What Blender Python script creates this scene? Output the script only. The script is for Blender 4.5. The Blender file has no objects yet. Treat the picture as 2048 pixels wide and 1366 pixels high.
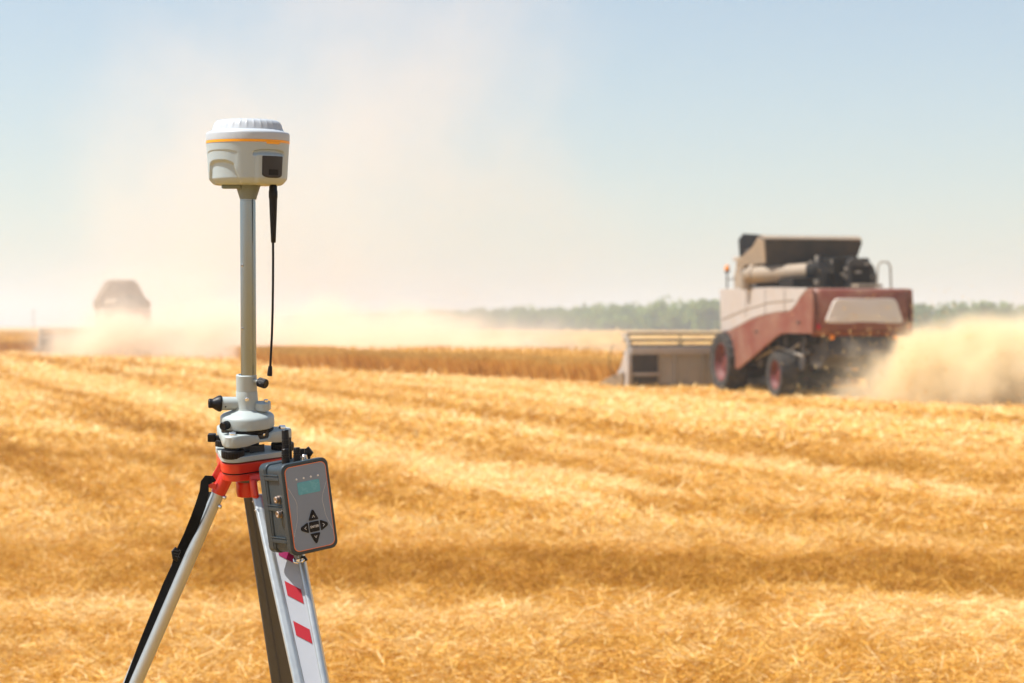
import bpy, math, random
import numpy as np
from mathutils import Vector, Matrix, Quaternion

random.seed(7)
rng = np.random.default_rng(11)
R = math.radians
scene = bpy.context.scene
COL = scene.collection

# ------------------------------------------------------------------ camera, sky, sun, exposure
FPX, CX, HY, EYE = 3982.0, 1024.0, 650.0, 1.66      # focal length in photo pixels, centre column, horizon row, eye height
cam_d = bpy.data.cameras.new("camera"); cam = bpy.data.objects.new("camera", cam_d); COL.objects.link(cam)
cam_d.lens = 70.0; cam_d.sensor_width = 36.0
cam_d.clip_start = 0.1; cam_d.clip_end = 20000
cam.location = (0, 0, EYE); cam.rotation_euler = (R(90 - 0.475), 0, 0)
cam_d.dof.use_dof = True; cam_d.dof.focus_distance = 4.03; cam_d.dof.aperture_fstop = 6.2; cam_d.dof.aperture_blades = 0
scene.camera = cam

SUN_EL, SUN_AZ = R(60), R(-98)      # azimuth measured from +Y (away from the camera), negative = to the left
world = bpy.data.worlds.new("World"); scene.world = world; world.use_nodes = True
wn, wl = world.node_tree.nodes, world.node_tree.links
bg = wn["Background"]
sky = wn.new("ShaderNodeTexSky"); sky.sky_type = 'NISHITA'; sky.sun_disc = False
sky.sun_elevation = SUN_EL; sky.sun_rotation = SUN_AZ
sky.air_density = 1.1; sky.dust_density = 0.9; sky.ozone_density = 1.0; sky.altitude = 100
hs = wn.new("ShaderNodeHueSaturation"); hs.inputs['Saturation'].default_value = 0.80
tint = wn.new("ShaderNodeMix"); tint.data_type = 'RGBA'; tint.blend_type = 'MULTIPLY'; tint.inputs['Factor'].default_value = 1; tint.inputs['B'].default_value = (.935, 1.005, 1.035, 1)
wl.new(sky.outputs[0], hs.inputs['Color']); wl.new(hs.outputs[0], tint.inputs['A']); wl.new(tint.outputs['Result'], bg.inputs['Color'])
bg.inputs['Strength'].default_value = 0.074
world.cycles.sampling_method = 'MANUAL'; world.cycles.sample_map_resolution = 512

sun_d = bpy.data.lights.new("sun", 'SUN'); sun_d.energy = 4.2; sun_d.angle = R(0.6); sun_d.color = (1.0, 0.965, 0.91)
sun = bpy.data.objects.new("sun", sun_d); COL.objects.link(sun)
sd = Vector((math.sin(SUN_AZ) * math.cos(SUN_EL), math.cos(SUN_AZ) * math.cos(SUN_EL), math.sin(SUN_EL)))
sun.rotation_euler = sd.to_track_quat('Z', 'Y').to_euler(); sun.location = sd * 60

scene.view_settings.view_transform = 'Standard'; scene.view_settings.look = 'None'
scene.view_settings.exposure = 0.86; scene.view_settings.gamma = 1.0
cy = scene.cycles
cy.use_denoising = True; cy.max_bounces = 9; cy.diffuse_bounces = 3; cy.glossy_bounces = 3
cy.transmission_bounces = 4; cy.volume_bounces = 5; cy.transparent_max_bounces = 12
cy.volume_step_rate = 1.0; cy.volume_max_steps = 160; cy.sample_clamp_indirect = 8.0
cy.use_adaptive_sampling = True; cy.adaptive_threshold = 0.02

# ------------------------------------------------------------------ materials
def principled(name):
    m = bpy.data.materials.new(name); m.use_nodes = True
    return m, m.node_tree.nodes, m.node_tree.links, m.node_tree.nodes["Principled BSDF"]

def mat(name, col, rough=0.5, metal=0.0, var=0.12, scale=30.0, bump=0.0, bscale=200.0, coat=0.0, dirt=None, dscale=3.0, damt=0.4, aniso=0.0):
    """solid colour broken up by procedural noise, with optional dirt patches and fine bump"""
    m, n, l, p = principled(name)
    tc = n.new("ShaderNodeTexCoord")
    nz = n.new("ShaderNodeTexNoise"); nz.inputs['Scale'].default_value = scale; nz.inputs['Detail'].default_value = 5
    l.new(tc.outputs['Object'], nz.inputs['Vector'])
    mx = n.new("ShaderNodeMix"); mx.data_type = 'RGBA'
    c = Vector(col)
    mx.inputs['A'].default_value = (*(c * (1 - var)), 1); mx.inputs['B'].default_value = (*[min(1, x * (1 + var)) for x in c], 1)
    l.new(nz.outputs['Fac'], mx.inputs['Factor'])
    out = mx.outputs['Result']
    if dirt:
        dz = n.new("ShaderNodeTexNoise"); dz.inputs['Scale'].default_value = dscale; dz.inputs['Detail'].default_value = 7; dz.inputs['Roughness'].default_value = .65
        l.new(tc.outputs['Object'], dz.inputs['Vector'])
        mr = n.new("ShaderNodeMapRange"); mr.inputs['From Min'].default_value = 0.38; mr.inputs['From Max'].default_value = 0.68
        mr.inputs['To Max'].default_value = damt; l.new(dz.outputs['Fac'], mr.inputs['Value'])
        m2 = n.new("ShaderNodeMix"); m2.data_type = 'RGBA'; m2.inputs['B'].default_value = (*dirt, 1)
        l.new(mr.outputs['Result'], m2.inputs['Factor']); l.new(out, m2.inputs['A']); out = m2.outputs['Result']
    l.new(out, p.inputs['Base Color'])
    p.inputs['Roughness'].default_value = rough; p.inputs['Metallic'].default_value = metal
    p.inputs['Specular IOR Level'].default_value = .25 if max(col) < .02 else .5
    p.inputs['Coat Weight'].default_value = coat; p.inputs['Anisotropic'].default_value = aniso
    mr2 = n.new("ShaderNodeMapRange"); mr2.inputs['To Min'].default_value = max(0.03, rough - .07); mr2.inputs['To Max'].default_value = min(1, rough + .1)
    l.new(nz.outputs['Fac'], mr2.inputs['Value']); l.new(mr2.outputs['Result'], p.inputs['Roughness'])
    if bump:
        bz = n.new("ShaderNodeTexNoise"); bz.inputs['Scale'].default_value = bscale; bz.inputs['Detail'].default_value = 3
        l.new(tc.outputs['Object'], bz.inputs['Vector'])
        b = n.new("ShaderNodeBump"); b.inputs['Strength'].default_value = bump; b.inputs['Distance'].default_value = 0.001
        l.new(bz.outputs['Fac'], b.inputs['Height']); l.new(b.outputs[0], p.inputs['Normal'])
    return m

DUST = (0.36, 0.26, 0.17)
M = {
 'shell':   mat('receiver_plastic', (.37, .44, .465), .42, var=.03, scale=60, bump=.15, bscale=900),
 'dome':    mat('dome_plastic', (.43, .465, .50), .45, var=.03, scale=60, bump=.1, bscale=900),
 'orange':  mat('orange_band', (.85, .36, .015), .4, var=.05),
 'paint':   mat('grey_painted_casting', (.37, .415, .405), .45, var=.05, scale=80, bump=.35, bscale=1200),
 'neck':    mat('dark_grey_casting', (.17, .21, .215), .5, var=.06, scale=80, bump=.3, bscale=1200),
 'black':   mat('black_plastic', (.006, .006, .008), .4, var=.3, bump=.2, bscale=1500),
 'dkpanel': mat('charcoal_panel', (.022, .024, .030), .5, var=.1),
 'chrome':  mat('brushed_steel', (.23, .275, .315), .15, 1.0, var=.05, scale=6, aniso=.3),
 'bright':  mat('bright_metal', (.75, .76, .78), .22, 1.0, var=.05),
 'brass':   mat('copper_nut', (.42, .34, .29), .4, 1.0, var=.1),
 'alu':     mat('anodised_aluminium', (.49, .51, .50), .38, .75, var=.05, scale=90, bump=.1, bscale=700),
 'alu2':    mat('dull_shaded_aluminium', (.105, .112, .13), .6, .5, var=.08, scale=60),  # dark tone holds the rear leg's shade; also dull small metal parts
 'panel':   mat('white_leg_panel', (.37, .39, .425), .5, var=.03),
 'redmark': mat('red_marking', (.36, .0008, .009), .45, var=.05),
 'redmark_shaded': mat('shaded_red_marking', (.25, .004, .08), .45, var=.05),  # red of the top marking with its shading put into the colour
 'red':     mat('red_tripod_paint', (.60, .026, .009), .33, var=.07, scale=50, bump=.15, bscale=900, coat=.2),
 'strap':   mat('black_webbing', (.003, .003, .003), .9, var=.3, bump=.8, bscale=1500),
 'case':    mat('slate_case', (.024, .038, .048), .42, var=.07, scale=70, bump=.3, bscale=1300),
 'face':    mat('grey_front_plate', (.20, .245, .315), .5, var=.03),
 'thin':    mat('orange_outline', (.85, .22, .07), .5, var=.03),
 'lcd':     mat('teal_display', (.10, .36, .45), .25, var=.12, scale=90),
 'white':   mat('white_print', (.75, .75, .75), .5, var=.02),
 'line':    mat('pale_line', (.50, .51, .52), .5, var=.02),
 'cred':    mat('dusty_red_paint', (.17, .036, .019), .5, var=.1, scale=2, dirt=DUST, dscale=1.4, damt=.35),
 'cwhite':  mat('dusty_white_paint', (.40, .365, .34), .5, var=.06, scale=2, dirt=(.40, .30, .22), dscale=1.2, damt=.5),
 'cdark':   mat('dusty_dark_steel_and_shade', (.032, .028, .026), .65, var=.3, scale=4, dirt=(.09, .068, .048), dscale=3, damt=.5),  # dark steel parts; on the tank flaps this tone carries their shade
 'cbeige':  mat('dusty_pale_sheet', (.27, .21, .15), .6, var=.12, scale=3, dirt=DUST, dscale=2, damt=.5),
 'cgrey':   mat('dusty_grey_sheet', (.26, .23, .19), .6, var=.12, scale=3, dirt=DUST, dscale=2, damt=.5),
 'cblack':  mat('dull_black', (.010, .009, .008), .8, var=.4, scale=6, dirt=(.035, .025, .018), dscale=4, damt=.4),  # near-black with faint brown patches, for underbody, engine and elbow
 'cbrown':  mat('dust_coated_brown_sheet', (.17, .12, .08), .8, var=.2, scale=3),
 'cheader': mat('dusty_header_sheet', (.33, .295, .255), .6, var=.15, scale=3, dirt=(.30, .24, .17), dscale=2.5, damt=.5),
 'tyre':    mat('dusty_tyre_rubber', (.020, .018, .017), .85, var=.3, scale=8, dirt=(.14, .11, .08), dscale=4, damt=.35),
 'tail':    mat('pale_tail_panel', (.62, .575, .53), .45, var=.05, scale=3, dirt=DUST, dscale=1.5, damt=.2),
 'rim':     mat('red_wheel_rim', (.13, .018, .014), .6, var=.1, scale=5, dirt=DUST, dscale=5, damt=.1),
 'glass':   mat('cab_glass', (.05, .06, .065), .1, var=.1),
 'amber':   mat('amber_beacon', (.9, .28, .02), .25, var=.1),
 'bark':    mat('grey_brown_bark', (.12, .09, .06), .9, var=.3, scale=5),
 'pole':    mat('weathered_grey_pole', (.2, .2, .2), .8, var=.2, scale=5),
}

# ------------------------------------------------------------------ mesh builder
class MB:
    def __init__(s): s.v = []; s.f = []
    def add(s, vs, fs):
        k = len(s.v); s.v += [Vector(x) for x in vs]; s.f += [tuple(i + k for i in f) for f in fs]; return s
    def lathe(s, prof, o=(0, 0, 0), ax=(0, 0, 1), seg=40, fn=None, caps=True):
        """prof: list of (radius, height along ax)"""
        o = Vector(o); ax = Vector(ax).normalized()
        q = Vector((0, 0, 1)).rotation_difference(ax)
        vs, fs = [], []
        n = len(prof)
        for (r, h) in prof:
            for k in range(seg):
                t = 2 * math.pi * k / seg
                rr = fn(r, h, t) if fn else r
                vs.append(o + q @ Vector((rr * math.cos(t), rr * math.sin(t), h)))
        for i in range(n - 1):
            for k in range(seg):
                a, b = i * seg + k, i * seg + (k + 1) % seg
                fs.append((a, b, b + seg, a + seg))
        if caps:
            fs.append(tuple(range(seg))[::-1]); fs.append(tuple((n - 1) * seg + k for k in range(seg)))
        return s.add(vs, fs)
    def cyl(s, a, b, r, r2=None, seg=24):
        a, b = Vector(a), Vector(b)
        return s.lathe([(r, 0), (r if r2 is None else r2, (b - a).length)], a, b - a, seg)
    def tube(s, pts, rad, seg=10, flat=1.0, side=None):
        pts = [Vector(p) for p in pts]; n = len(pts); vs, fs = [], []
        if not hasattr(rad, '__len__'): rad = [rad] * n
        t0 = (pts[1] - pts[0]).normalized()
        nrm = Vector(side) if side else t0.orthogonal()
        for i, p in enumerate(pts):
            t = (pts[min(i + 1, n - 1)] - pts[max(i - 1, 0)]).normalized()
            nrm = (nrm - t * nrm.dot(t)).normalized(); bn = t.cross(nrm)
            for k in range(seg):
                a = 2 * math.pi * k / seg
                vs.append(p + nrm * math.cos(a) * rad[i] + bn * math.sin(a) * rad[i] * flat)
        for i in range(n - 1):
            for k in range(seg):
                a, b = i * seg + k, i * seg + (k + 1) % seg
                fs.append((a, b, b + seg, a + seg))
        fs.append(tuple(range(seg))[::-1]); fs.append(tuple((n - 1) * seg + k for k in range(seg)))
        return s.add(vs, fs)
    def prism(s, poly, ext):
        poly = [Vector(p) for p in poly]; ext = Vector(ext); n = len(poly)
        return s.add(poly + [p + ext for p in poly],
                     [tuple(range(n))[::-1], tuple(range(n, 2 * n))] + [(i, (i + 1) % n, (i + 1) % n + n, i + n) for i in range(n)])
    def box(s, c, h, ax=None):
        c = Vector(c); X, Y, Z = ax if ax else (Vector((1, 0, 0)), Vector((0, 1, 0)), Vector((0, 0, 1)))
        vs = [c + X * (h[0] * i) + Y * (h[1] * j) + Z * (h[2] * k) for i in (-1, 1) for j in (-1, 1) for k in (-1, 1)]
        return s.add(vs, [(0, 1, 3, 2), (4, 6, 7, 5), (0, 4, 5, 1), (2, 3, 7, 6), (0, 2, 6, 4), (1, 5, 7, 3)])
    def loft(s, rings, caps=True):
        n = len(rings[0]); vs = [Vector(p) for r in rings for p in r]; fs = []
        for i in range(len(rings) - 1):
            for k in range(n):
                a, b = i * n + k, i * n + (k + 1) % n
                fs.append((a, b, b + n, a + n))
        if caps: fs.append(tuple(range(n))[::-1]); fs.append(tuple((len(rings) - 1) * n + k for k in range(n)))
        return s.add(vs, fs)
    def build(s, name, m, parent=None, bevel=0.0, smooth=40, world=True, seg=2):
        me = bpy.data.meshes.new(name)
        inv = Matrix.Identity(4)
        if parent is not None and world:
            inv = world_matrix(parent).inverted()
        me.from_pydata([inv @ p for p in s.v], [], s.f)
        import bmesh
        bm = bmesh.new(); bm.from_mesh(me); bmesh.ops.recalc_face_normals(bm, faces=bm.faces); bm.to_mesh(me); bm.free()
        me.materials.append(M[m] if isinstance(m, str) else m)
        if smooth:
            me.shade_smooth(); me.set_sharp_from_angle(angle=R(smooth))
        o = bpy.data.objects.new(name, me); COL.objects.link(o)
        if parent is not None: o.parent = parent
        if bevel:
            b = o.modifiers.new("bevel", 'BEVEL'); b.width = bevel; b.segments = seg; b.limit_method = 'ANGLE'; b.angle_limit = R(35); b.harden_normals = False
        return o

def world_matrix(o):
    m = Matrix.LocRotScale(o.location, o.rotation_euler, o.scale)
    return world_matrix(o.parent) @ m if o.parent else m

def tag(o, label=None, cat=None, group=None, kind=None):
    if label: o['label'] = label
    if cat: o['category'] = cat
    if group: o['group'] = group
    if kind: o['kind'] = kind
    return o

def thing(name, label, cat, loc=(0, 0, 0), rz=0.0, group=None):
    o = bpy.data.objects.new(name, None); COL.objects.link(o); o.empty_display_size = .2
    o.location = loc; o.rotation_euler = (0, 0, rz)
    return tag(o, label, cat, group)

# ------------------------------------------------------------------ value noise for the terrain
_tab = rng.random((256, 256))
def vnoise(x, y):
    xi = np.floor(x).astype(int); yi = np.floor(y).astype(int); fx = x - xi; fy = y - yi
    fx = fx * fx * (3 - 2 * fx); fy = fy * fy * (3 - 2 * fy)
    g = lambda i, j: _tab[(xi + i) & 255, (yi + j) & 255]
    return (g(0, 0) * (1 - fx) + g(1, 0) * fx) * (1 - fy) + (g(0, 1) * (1 - fx) + g(1, 1) * fx) * fy
def fbm(x, y, o=4):
    t = 0; a = .5; s = 0
    for k in range(o): t = t + a * vnoise(x * 2 ** k + 17 * k, y * 2 ** k + 31 * k); s += a; a *= .55
    return t / s
def sstep(a, b, x): 
    t = np.clip((x - a) / (b - a), 0, 1); return t * t * (3 - 2 * t)

RA = R(20)
def rowcoord(x, y):      # c runs across the harvest rows, l along them
    return x * math.cos(RA) + y * math.sin(RA), -x * math.sin(RA) + y * math.cos(RA)

def band(x, y, x0, y0, x1, y1, w):
    """1 on the line p0-p1, fading to 0 at half width w"""
    dx, dy = x1 - x0, y1 - y0; L = math.hypot(dx, dy)
    wob = (fbm(x * .8 + 5, y * .8, 3) - .5) * w * 1.6
    d = ((x - x0) * dy - (y - y0) * dx) / L + wob
    return 1 - sstep(.45, 1.0, np.abs(d) / w)

def tone(x, y):
    """0 = deep orange stubble, 1 = pale loose straw"""
    c, l = rowcoord(x, y)
    far = sstep(13, 24, np.hypot(x, y))
    t = .54 + (.6 + .7 * far) * (fbm(c * .55, l * .022, 3) - .5) + (.3 + .9 * far) * (fbm(c * 1.9 + 9, l * .06, 3) - .5)
    t = t + (.6 - .3 * far) * (fbm(x * 1.1 + 3, y * .45 + 8, 4) - .5) + .5 * (fbm(x * 5 + 3, y * 3 + 8, 2) - .5)
    t = t - .62 * band(x, y + .5 * (fbm(x * .6, y * .3 + 4, 2) - .5), -1.4, 13.75, 3.4, 12.95, 1.6) * (.4 + .6 * sstep(-2.6, -1.2, x))          # wide thin-strawed band in the middle distance
    t = t - .22 * band(x, y, 2.4, 23.6, 9.0, 22.4, .7)
    t = t - .25 * band(x, y, -2.5, 22.0, 1.4, 18.2, .55)
    k = sstep(15.5, 21, np.hypot(x, y))
    t = t + 1.45 * k * (.50 * band(x, y, -16.5, 69.6, -1.0, 23.0, .55) + .35 * band(x, y, -1.0, 23.0, 4.0, 16.3, .6)
        - .28 * band(x, y, -18.0, 69.6, -2.6, 22.0, .8) - .22 * band(x, y, -14.6, 69.6, .6, 23.5, .5) + .25 * band(x, y, -12.8, 69.6, 2.6, 23.5, .45)
        - .22 * band(x, y, -21.5, 69.6, -5.0, 21.0, .5) + .2 * band(x, y, -22.8, 69.6, -6.2, 21.0, .5))
    t = t - .3 * band(x, y, 1.0, 17.4, 3.4, 15.6, .35) * sstep(.2, 1.2, x) - .22 * band(x, y, -.5, 10.35, 2.2, 10.0, .3) + .18 * band(x, y, -4, 11.4, 4, 11.0, .4)
    t = t + .20 * band(x, y, -4, 10.9, 4, 10.3, .9) + .22 * np.exp(-((x + 4.8) ** 2 + ((y - 18.5) * .7) ** 2) / 5)
    t = t + .15 * band(x, y, -31, 117, 3.2, 48.5, 1.6)             # pale strip along the cut edge
    t = t - .30 * band(x, y, 7.0, 38, 11, 26, .55)
    return np.clip(.55 + (t - .5) * .82, 0, 1)

def height(x, y):
    c, l = rowcoord(x, y)
    fade = 1 - sstep(60, 110, np.hypot(x, y))
    h = .10 * (fbm(c * .8, l * .15, 3) - .5) + .11 * (fbm(x * 2.2, y * 1.6, 4) - .5) + .05 * (tone(x, y) - .5)
    return h * fade

def axis(lo, hi, fine, step, far, g):
    a = list(np.arange(lo, hi, step)); s = step; v = hi
    while v < far: a.append(v); s *= g; v += s
    a.append(far); s = step; v = lo - step; b = []
    while v > -far: b.append(v); s *= g; v -= s
    b.append(-far)
    return np.array(b[::-1] + a)

def fast_mesh(name, V, F, m, attr=None, smooth=False):
    """V (n,3), F (k,4)"""
    me = bpy.data.meshes.new(name)
    me.vertices.add(len(V)); me.vertices.foreach_set('co', V.astype(np.float32).ravel())
    k, c = F.shape
    me.loops.add(k * c); me.loops.foreach_set('vertex_index', F.astype(np.int32).ravel())
    me.polygons.add(k); me.polygons.foreach_set('loop_start', np.arange(0, k * c, c, dtype=np.int32))
    if attr is not None:
        for nm, a in attr.items():
            at = me.attributes.new(nm, 'FLOAT', 'POINT'); at.data.foreach_set('value', a.astype(np.float32))
    me.update(); me.validate()
    if smooth: me.shade_smooth()
    me.materials.append(m)
    o = bpy.data.objects.new(name, me); COL.objects.link(o)
    return o

def straw_mat(name, ramp, transl=0.25, ground=False):
    m, n, l, p = principled(name)
    at = n.new("ShaderNodeAttribute"); at.attribute_name = 'tone'
    cr = n.new("ShaderNodeValToRGB"); e = cr.color_ramp.elements
    e[0].position, e[0].color = ramp[0][0], (*ramp[0][1], 1); e[1].position, e[1].color = ramp[-1][0], (*ramp[-1][1], 1)
    for pos, c in ramp[1:-1]:
        q = e.new(pos); q.color = (*c, 1)
    src = at.outputs['Fac']
    if ground:
        tc = n.new("ShaderNodeTexCoord"); mp = n.new("ShaderNodeMapping"); mp.inputs['Rotation'].default_value = (0, 0, -RA)
        mp.inputs['Scale'].default_value = (1, .35, 1)
        l.new(tc.outputs['Object'], mp.inputs['Vector'])
        nz = n.new("ShaderNodeTexNoise"); nz.inputs['Scale'].default_value = 9; nz.inputs['Detail'].default_value = 9; nz.inputs['Roughness'].default_value = .75
        l.new(mp.outputs[0], nz.inputs['Vector'])
        a = n.new("ShaderNodeMath"); a.operation = 'MULTIPLY_ADD'; a.inputs[1].default_value = 1.1; a.inputs[2].default_value = -.55
        l.new(nz.outputs['Fac'], a.inputs[0])
        b = n.new("ShaderNodeMath"); b.operation = 'ADD'; l.new(a.outputs[0], b.inputs[0]); l.new(src, b.inputs[1]); src = b.outputs[0]
        bp = n.new("ShaderNodeBump"); bp.inputs['Strength'].default_value = .9; bp.inputs['Distance'].default_value = .05
        l.new(nz.outputs['Fac'], bp.inputs['Height']); l.new(bp.outputs[0], p.inputs['Normal'])
    l.new(src, cr.inputs['Fac']); l.new(cr.outputs[0], p.inputs['Base Color'])
    p.inputs['Roughness'].default_value = .62; p.inputs['Specular IOR Level'].default_value = .35
    if transl:
        tr = n.new("ShaderNodeBsdfTranslucent"); l.new(cr.outputs[0], tr.inputs['Color'])
        ms = n.new("ShaderNodeMixShader"); ms.inputs[0].default_value = transl
        l.new(p.outputs[0], ms.inputs[1]); l.new(tr.outputs[0], ms.inputs[2])
        l.new(ms.outputs[0], n["Material Output"].inputs['Surface'])
    return m

RAMP = [(0, (.48, .215, .022)), (.3, (.67, .35, .048)), (.6, (.80, .48, .110)), (1, (.90, .69, .35))]
M['straw'] = straw_mat('loose_straw', RAMP, .3)
M['field'] = straw_mat('stubble_soil', [(0, (.27, .11, .012)), (.35, (.44, .21, .028)), (.7, (.57, .32, .068)), (1, (.66, .43, .15))], 0, True)  # ramp darkened to include the shadows straws cast on each other
M['wheat'] = straw_mat('ripe_wheat', [(0, (.44, .20, .03)), (.5, (.70, .39, .08)), (1, (.82, .54, .17))], .3)

# ------------------------------------------------------------------ ground sheet
gx = axis(-9, 13, 0, .11, 4000, 1.09); gy = axis(7, 42, 0, .11, 4000, 1.075)
GX, GY = np.meshgrid(gx, gy); nx, ny = len(gx), len(gy)
V = np.stack([GX.ravel(), GY.ravel(), height(GX, GY).ravel()], 1)
ii, jj = np.meshgrid(np.arange(nx - 1), np.arange(ny - 1)); a = (jj * nx + ii).ravel()
F = np.stack([a, a + 1, a + nx + 1, a + nx], 1)
tag(fast_mesh('ground', V, F, M['field'], {'tone': tone(GX, GY).ravel()}, True), kind='structure')

# ------------------------------------------------------------------ loose straw and stubble
def ribbons(n, x, y, z, az, el, L, W, tn, bend):
    """each straw a bent two-quad ribbon"""
    d = np.stack([np.cos(az) * np.cos(el), np.sin(az) * np.cos(el), np.sin(el)], 1)
    side = np.cross(d, rng.normal(size=(n, 3))); side /= np.linalg.norm(side, axis=1)[:, None] + 1e-9
    up = np.cross(side, d)
    p0 = np.stack([x, y, z], 1); p1 = p0 + d * (L * .5)[:, None] + up * bend[:, None]; p2 = p0 + d * L[:, None]
    w = (side * (W * .5)[:, None])
    V = np.stack([p0 - w, p0 + w, p1 - w, p1 + w, p2 - w * .6, p2 + w * .6], 1).reshape(-1, 3)
    b = np.arange(n)[:, None] * 6
    F = np.concatenate([b + [0, 1, 3, 2], b + [2, 3, 5, 4]], 1).reshape(-1, 4)
    return V, F, np.repeat(tn, 6)

def scatter(n, d0, d1, spread):
    d = np.sqrt(rng.random(n) * (d1 ** 2 - d0 ** 2) + d0 ** 2)
    return (rng.random(n) * 2 - 1) * (d * spread + 1.0), d

parts = []
for (n, d0, d1, Lm, Wm) in ((360000, 8.2, 16, .080, .0036), (190000, 15, 27, .10, .0076), (150000, 26, 62, .14, .018), (60000, 60, 125, .30, .045), (3000, 3.2, 8.4, .11, .005), (90000, 4, 30, .15, .012), (80000, 30, 90, .25, .035)):
    x, y = scatter(n, d0, d1, .285)
    if n in (90000, 80000):      # the rest of the field, either side of the thickly strawed part
        x = np.where(rng.random(n) < .5, -1, 1) * (y * .285 + 1 + rng.random(n) * (y * .5 + 3))
    t = tone(x, y)
    up = rng.random(n) < (.05 + .22 * (1 - t)) * (d0 < 20 or .5)
    el = np.where(up, rng.uniform(.7, 1.5, n), rng.normal(.12, .28, n))
    L = Lm * rng.uniform(.45, 1.6, n) * np.where(up, .55, 1); W = Wm * rng.uniform(.6, 1.5, n)
    z = height(x, y) + rng.uniform(-.01, .05, n) * np.where(up, .2, 1) * (.5 + t)
    tn = np.clip(t + rng.normal(0, .27, n), 0, 1)
    parts.append(ribbons(n, x, y, z, rng.random(n) * 6.283, el, L, W, tn, rng.normal(0, .06, n) * L))
off = 0; VV, FF, TT = [], [], []
for v, f, t in parts: VV.append(v); FF.append(f + off); TT.append(t); off += len(v)
tag(fast_mesh('straw', np.concatenate(VV), np.concatenate(FF), M['straw'], {'tone': np.concatenate(TT)}), 'loose cut straw and stubble covering the field', 'straw', kind='stuff')
parts = None

# ------------------------------------------------------------------ standing wheat
WP = np.array([(2.9, 53.2), (9.6, 55.2), (3.2, 84), (-6, 118), (-22, 185), (-60, 420), (-420, 560), (-330, 330), (-60, 152), (-31, 119.5), (-26.9, 116), (-17.3, 113), (-8.7, 75), (-2, 63)])
def inpoly(x, y, P=WP):
    c = np.zeros(x.shape, bool); j = len(P) - 1
    for i in range(len(P)):
        xi, yi = P[i]; xj, yj = P[j]
        c ^= ((yi > y) != (yj > y)) & (x < (xj - xi) * (y - yi) / (yj - yi + 1e-12) + xi); j = i
    return c
def edge_pts(i, j, n, depth):
    a, b = WP[i], WP[j]; t = rng.random(n); q = a + (b - a) * t[:, None]; e = (b - a) / np.linalg.norm(b - a)
    nrm = np.array([-e[1], e[0]]); q = q + nrm * (rng.random(n) ** 1.6 * depth)[:, None]; return q[:, 0], q[:, 1]
xs, ys = [], []
for i, n in ((0, 14000), (13, 26000), (12, 30000), (11, 30000), (10, 9000), (9, 8000), (8, 14000)):
    x, y = edge_pts((i + 1) % 14, i, n, -3.2)
    x2, y2 = edge_pts(i, (i + 1) % 14, n, 3.2)
    for X_, Y_ in ((x, y), (x2, y2)):
        k = inpoly(X_, Y_); xs.append(X_[k]); ys.append(Y_[k])
d = rng.uniform(55, 330, 90000); x = rng.uniform(-.31, .12, 90000) * d; k = inpoly(x, d); xs.append(x[k]); ys.append(d[k])
x = np.concatenate(xs); y = np.concatenate(ys); n = len(x)
wtop = lambda x, y: .56 + .26 * (fbm(x * .5, y * .3, 3) - .5)
inner = np.arange(n) >= sum(len(q) for q in xs[:-1])
z = np.where(inner, wtop(x, y) - .12, 0)
L = np.where(inner, rng.uniform(.15, .32, n), (wtop(x, y) + rng.uniform(-.1, .14, n)))
W = (.018 + y * .00028) * rng.uniform(.6, 1.4, n)
tn = np.clip(.55 + .5 * (fbm(x * .3, y * .2, 3) - .5) + rng.normal(0, .2, n), 0, 1)
V1, F1, T1 = ribbons(n, x, y, z, rng.random(n) * 6.28, rng.uniform(1.15, 1.55, n), L, W, tn, rng.normal(0, .05, n) * L)
# the canopy sheet under the ears, inset from the cut edge
cxs = np.concatenate([np.arange(-40, 12, .5), ]); far_x = np.concatenate([-np.geomspace(420, 41, 60), cxs])
cys = np.concatenate([np.arange(53, 125, .6), np.geomspace(126, 560, 70)])
X_, Y_ = np.meshgrid(far_x, cys); nx, ny = len(far_x), len(cys)
Vc = np.stack([X_.ravel(), Y_.ravel(), (wtop(X_, Y_) - .06).ravel()], 1)
ii, jj = np.meshgrid(np.arange(nx - 1), np.arange(ny - 1)); a = (jj * nx + ii).ravel()
Fc = np.stack([a, a + 1, a + nx + 1, a + nx], 1)
cx_ = Vc[Fc][:, :, 0].mean(1); cy_ = Vc[Fc][:, :, 1].mean(1)
ok = inpoly(cx_, cy_) 
for dx, dy in ((.9, 0), (-.9, 0), (0, .9), (0, -.9)): ok &= inpoly(cx_ + dx, cy_ + dy)
Fc = Fc[ok]
tc_ = np.clip(.5 + .5 * (fbm(Vc[:, 0] * .3, Vc[:, 1] * .2, 4) - .5) + .1, 0, 1)
tag(fast_mesh('standing_wheat', np.concatenate([V1, Vc]), np.concatenate([F1, Fc + len(V1)]), M['wheat'], {'tone': np.concatenate([T1, tc_])}),
    'uncut golden wheat standing beyond the stubble', 'wheat', kind='stuff')

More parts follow.
